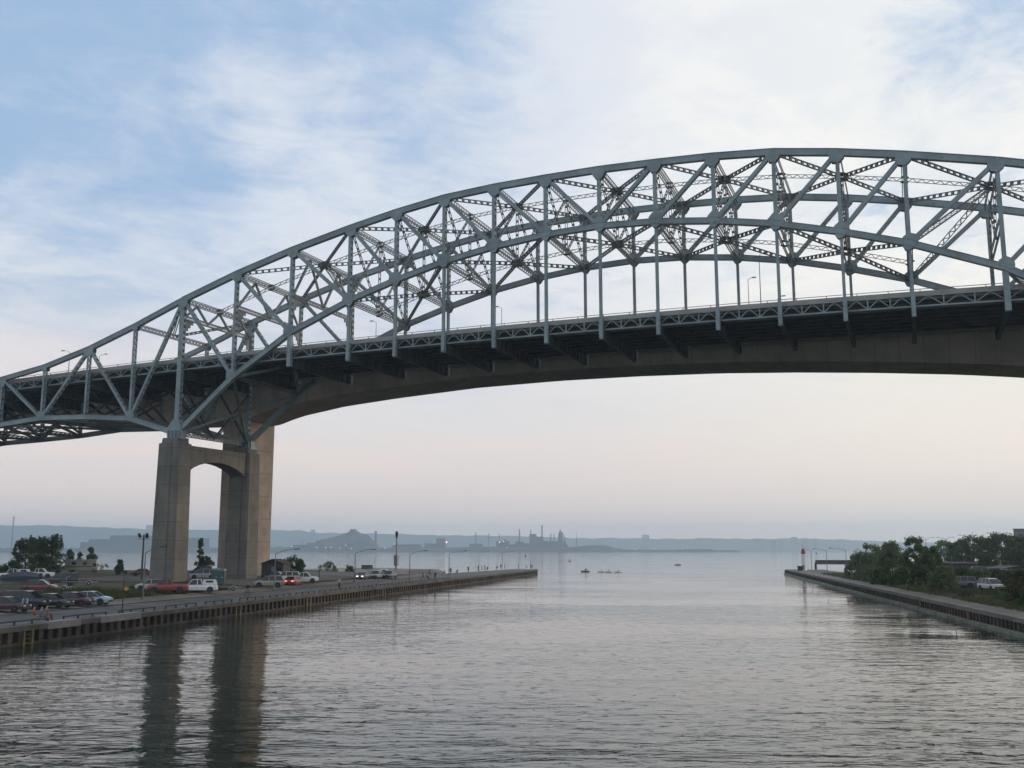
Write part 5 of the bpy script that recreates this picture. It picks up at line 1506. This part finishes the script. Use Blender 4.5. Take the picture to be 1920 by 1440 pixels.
# blast furnace: stepped, tapering
c = far(1051, 4120); e = tag(empty('blast_furnace', c), 'dark pointed blast furnace right of the chimney pair', 'blast furnace')
m = MB(); m.tube([(0, 0, 0), (0, 0, zt(1012, 4120)), (0, 0, zt(1001, 4120)), (0, 0, zt(997, 4120)), (0, 0, zt(993.5, 4120))], [15, 10.5, 8.5, 4, 1], 10); m.build('stack', INDU, e)
m = MB(); fbox(m, 1043, 1061, 1015, 4120, 40, 0, c); fbox(m, 1056, 1065, 1022, 4130, 40, 0, c); m.build('casting_house', INDU, e)
m = MB(); m.bar((8, 3, zt(999, 4120)), (26, 12, 8), 3, 3); m.build('skip_incline', INDU, e)
# big stockpile mound
D = 4150; c = far(655, D); m = MB(); out = [(588, 1031), (592, 1015), (612, 1011), (640, 1004), (648, 1001), (654, 997), (669, 997), (677, 1001), (690, 1004), (697, 1011), (706, 1020), (716, 1031)]
n = len(out); vs = []
ax = (far(716, D) - far(588, D)).normalized(); ay = Vector((-ax.y, ax.x, 0))
for dd, sc2 in ((-70, .0), (0, 1), (60, .9), (150, 0)):
    for (px_, y) in out:
        q = far(px_, D) - c; z = zt(y, D) if y < 1031 else 0
        j = mnoise.noise(Vector((px_*.2, dd*.05, 0)))*2.5
        vs.append((q.x + ay.x*dd, q.y + ay.y*dd, max(0, z*sc2 + (j if sc2 else 0))))
m.v = vs; m.f = [(i*n+k, i*n+k+1, (i+1)*n+k+1, (i+1)*n+k) for i in range(3) for k in range(n-1)]; m.m = [0]*len(m.f)
e = tag(empty('stockpile_mound', c), 'huge dark mound with a conveyor house on its summit', 'mound')
m.build('heap', mat('dark_ore', (.045, .045, .05), 1, 0, .3, .02, coord='World'), e)
m = MB(); fbox(m, 655, 668, 993.5, D, 25, zt(998, D), c); m.build('conveyor_house', INDU, e)
# green mound further right
D = 3900; c = far(1125, D); m = MB(); out = [(1082, 1031), (1090, 1024), (1110, 1022.5), (1135, 1023), (1150, 1026), (1164, 1031)]; n = len(out); vs = []
ax = (far(1164, D) - far(1082, D)).normalized(); ay = Vector((-ax.y, ax.x, 0))
for dd, sc2 in ((-60, 0), (0, 1), (60, .9), (120, 0)):
    for (px_, y) in out:
        q = far(px_, D) - c; vs.append((q.x + ay.x*dd, q.y + ay.y*dd, max(0, zt(y, D)*sc2 if y < 1031 else 0)))
m.v = vs; m.f = [(i*n+k, i*n+k+1, (i+1)*n+k+1, (i+1)*n+k) for i in range(3) for k in range(n-1)]; m.m = [0]*len(m.f)
e = tag(empty('wooded_mound', c), 'low rounded green mound right of the steelworks', 'mound'); m.build('slope', HILL, e, smooth=True)
# towers of the far city
for px0, px1, yt_, D, lb in ((1204, 1218, 1003.5, 7550, 'pale wide block standing on the ridge right of the steelworks'), (581, 590, 994.5, 7550, 'small block on the ridge left of the mound'), (271, 284, 988, 7550, 'pale block on the ridge beside the near pier column'),
      (1484, 1496, 1008, 6050, 'tallest far tower block left of the lighthouse'), (1504, 1516, 1010.5, 6050, 'far tower block straight above the lighthouse'), (1446, 1456, 1012, 6050, 'left of two faint tower blocks left of the lighthouse'), (1461, 1468, 1013, 6050, 'right of two faint tower blocks left of the lighthouse'), (1526, 1533, 1012, 6050, 'faint narrow tower block right of the lighthouse'),
      (500, 506, 1012, 6050, 'pale far tower block just right of the tan pier'), (563, 568, 1011, 6050, 'pale far tower block above the low sheds')):
    block('far_tower_block', lb, 'building', [(px0, px1, yt_)], D, 30, CITY)
# lights and gas flares
LW = emis('white_works_light', (1, .93, .85), 2.2); LR = emis('gas_flame', (1.0, .35, .22), 2); LRc = emis('gas_flame_core', (1.0, .9, .85), 3)
wl = [(495, 1027, 'far-shore light hidden low beside the tan pier, leftmost of all'), (547, 1025, 'far-shore light above the street lamp just right of the tan pier'), (594, 1027, 'far-shore light at the left foot of the stockpile mound'), (610, 1027, 'far-shore light left of the close pair under the mound'),
      (620.5, 1027, 'far-shore light making the close pair under the mound'), (637, 1028, 'faint far-shore light under the left slope of the mound'), (648, 1022.5, 'higher far-shore light on the face of the mound'), (658.5, 1028, 'far-shore light straight under the mound summit'),
      (722, 1027.5, 'far-shore light right of the thick chimney, low down'), (738, 1021, 'far-shore light hidden just behind the tall mast'), (950, 1026, 'low far-shore light under the second gas flare'), (1106, 1028.5, 'far-shore light on the green mound'),
      (1191, 1030, 'far-shore light left of centre on the low spit right of the green mound'), (1226, 1029.5, 'far-shore light midway along the low spit'), (1280, 1029.5, 'rightmost far-shore light, near the spit end')]
for px_, y, lb in wl:
    p = far(px_, 3880, 0); e = tag(empty('works_light', p), lb, 'light', 'small white lights along the far shore')
    hh = zt(y, 3880)
    m = MB(); m.tube([(0, 0, 0), (0, 0, hh)], .5, 5); m.build('pole', INDU, e)
    m = MB(); m.ball((0, 0, hh), 1.3); m.build('lamp', LW, e)
for px_, y, r, lb in ((837.5, 1017, 2.4, 'bright pink-white gas flare left of the thin chimneys'), (937, 1017, 1.9, 'second smaller pink gas flare below a thin chimney')):
    p = far(px_, 3880, 0); e = tag(empty('gas_flare', p), lb, 'flare'); hh = zt(y, 3880)
    m = MB(); m.tube([(0, 0, 0), (0, 0, hh - 2)], 1.0, 6); m.build('stack', INDU, e)
    m = MB(); m.ball((0, 0, hh), (r, r, r*1.5), 10, 8); m.build('flame', LR, e)
    m = MB(); m.ball((-.4, -1.6, hh - .3), (r*.8, r*.8, r*1.0), 10, 8); m.build('flame_core', LRc, e)
p = far(944, 3880, 0); e = tag(empty('works_light', p), 'brighter white light just right of the second gas flare', 'light'); hh = zt(1015.5, 3880)
m = MB(); m.tube([(0, 0, 0), (0, 0, hh)], .6, 5); m.build('pole', INDU, e)
m = MB(); m.ball((0, 0, hh), 1.8); m.build('lamp', LW, e)

# ------------------------------------------------------------------ haze
hz = bpy.data.materials.new('haze'); hz.use_nodes = True
t = hz.node_tree; t.nodes.clear()
pv = t.nodes.new('ShaderNodeVolumePrincipled'); ou = t.nodes.new('ShaderNodeOutputMaterial')
pv.inputs['Color'].default_value = (.72, .88, 1, 1); pv.inputs['Density'].default_value = 1.9e-4; pv.inputs['Anisotropy'].default_value = 0.45
t.links.new(pv.outputs[0], ou.inputs['Volume'])
mb = MB(); mb.box((-7600, -350, -2), (7600, 7720, 186))
ho = tag(mb.build('haze', hz), kind='stuff', label='thin evening haze over the harbour')
ho.location = (CAM.x, CAM.y, 0); ho.rotation_euler = (0, 0, YAW)
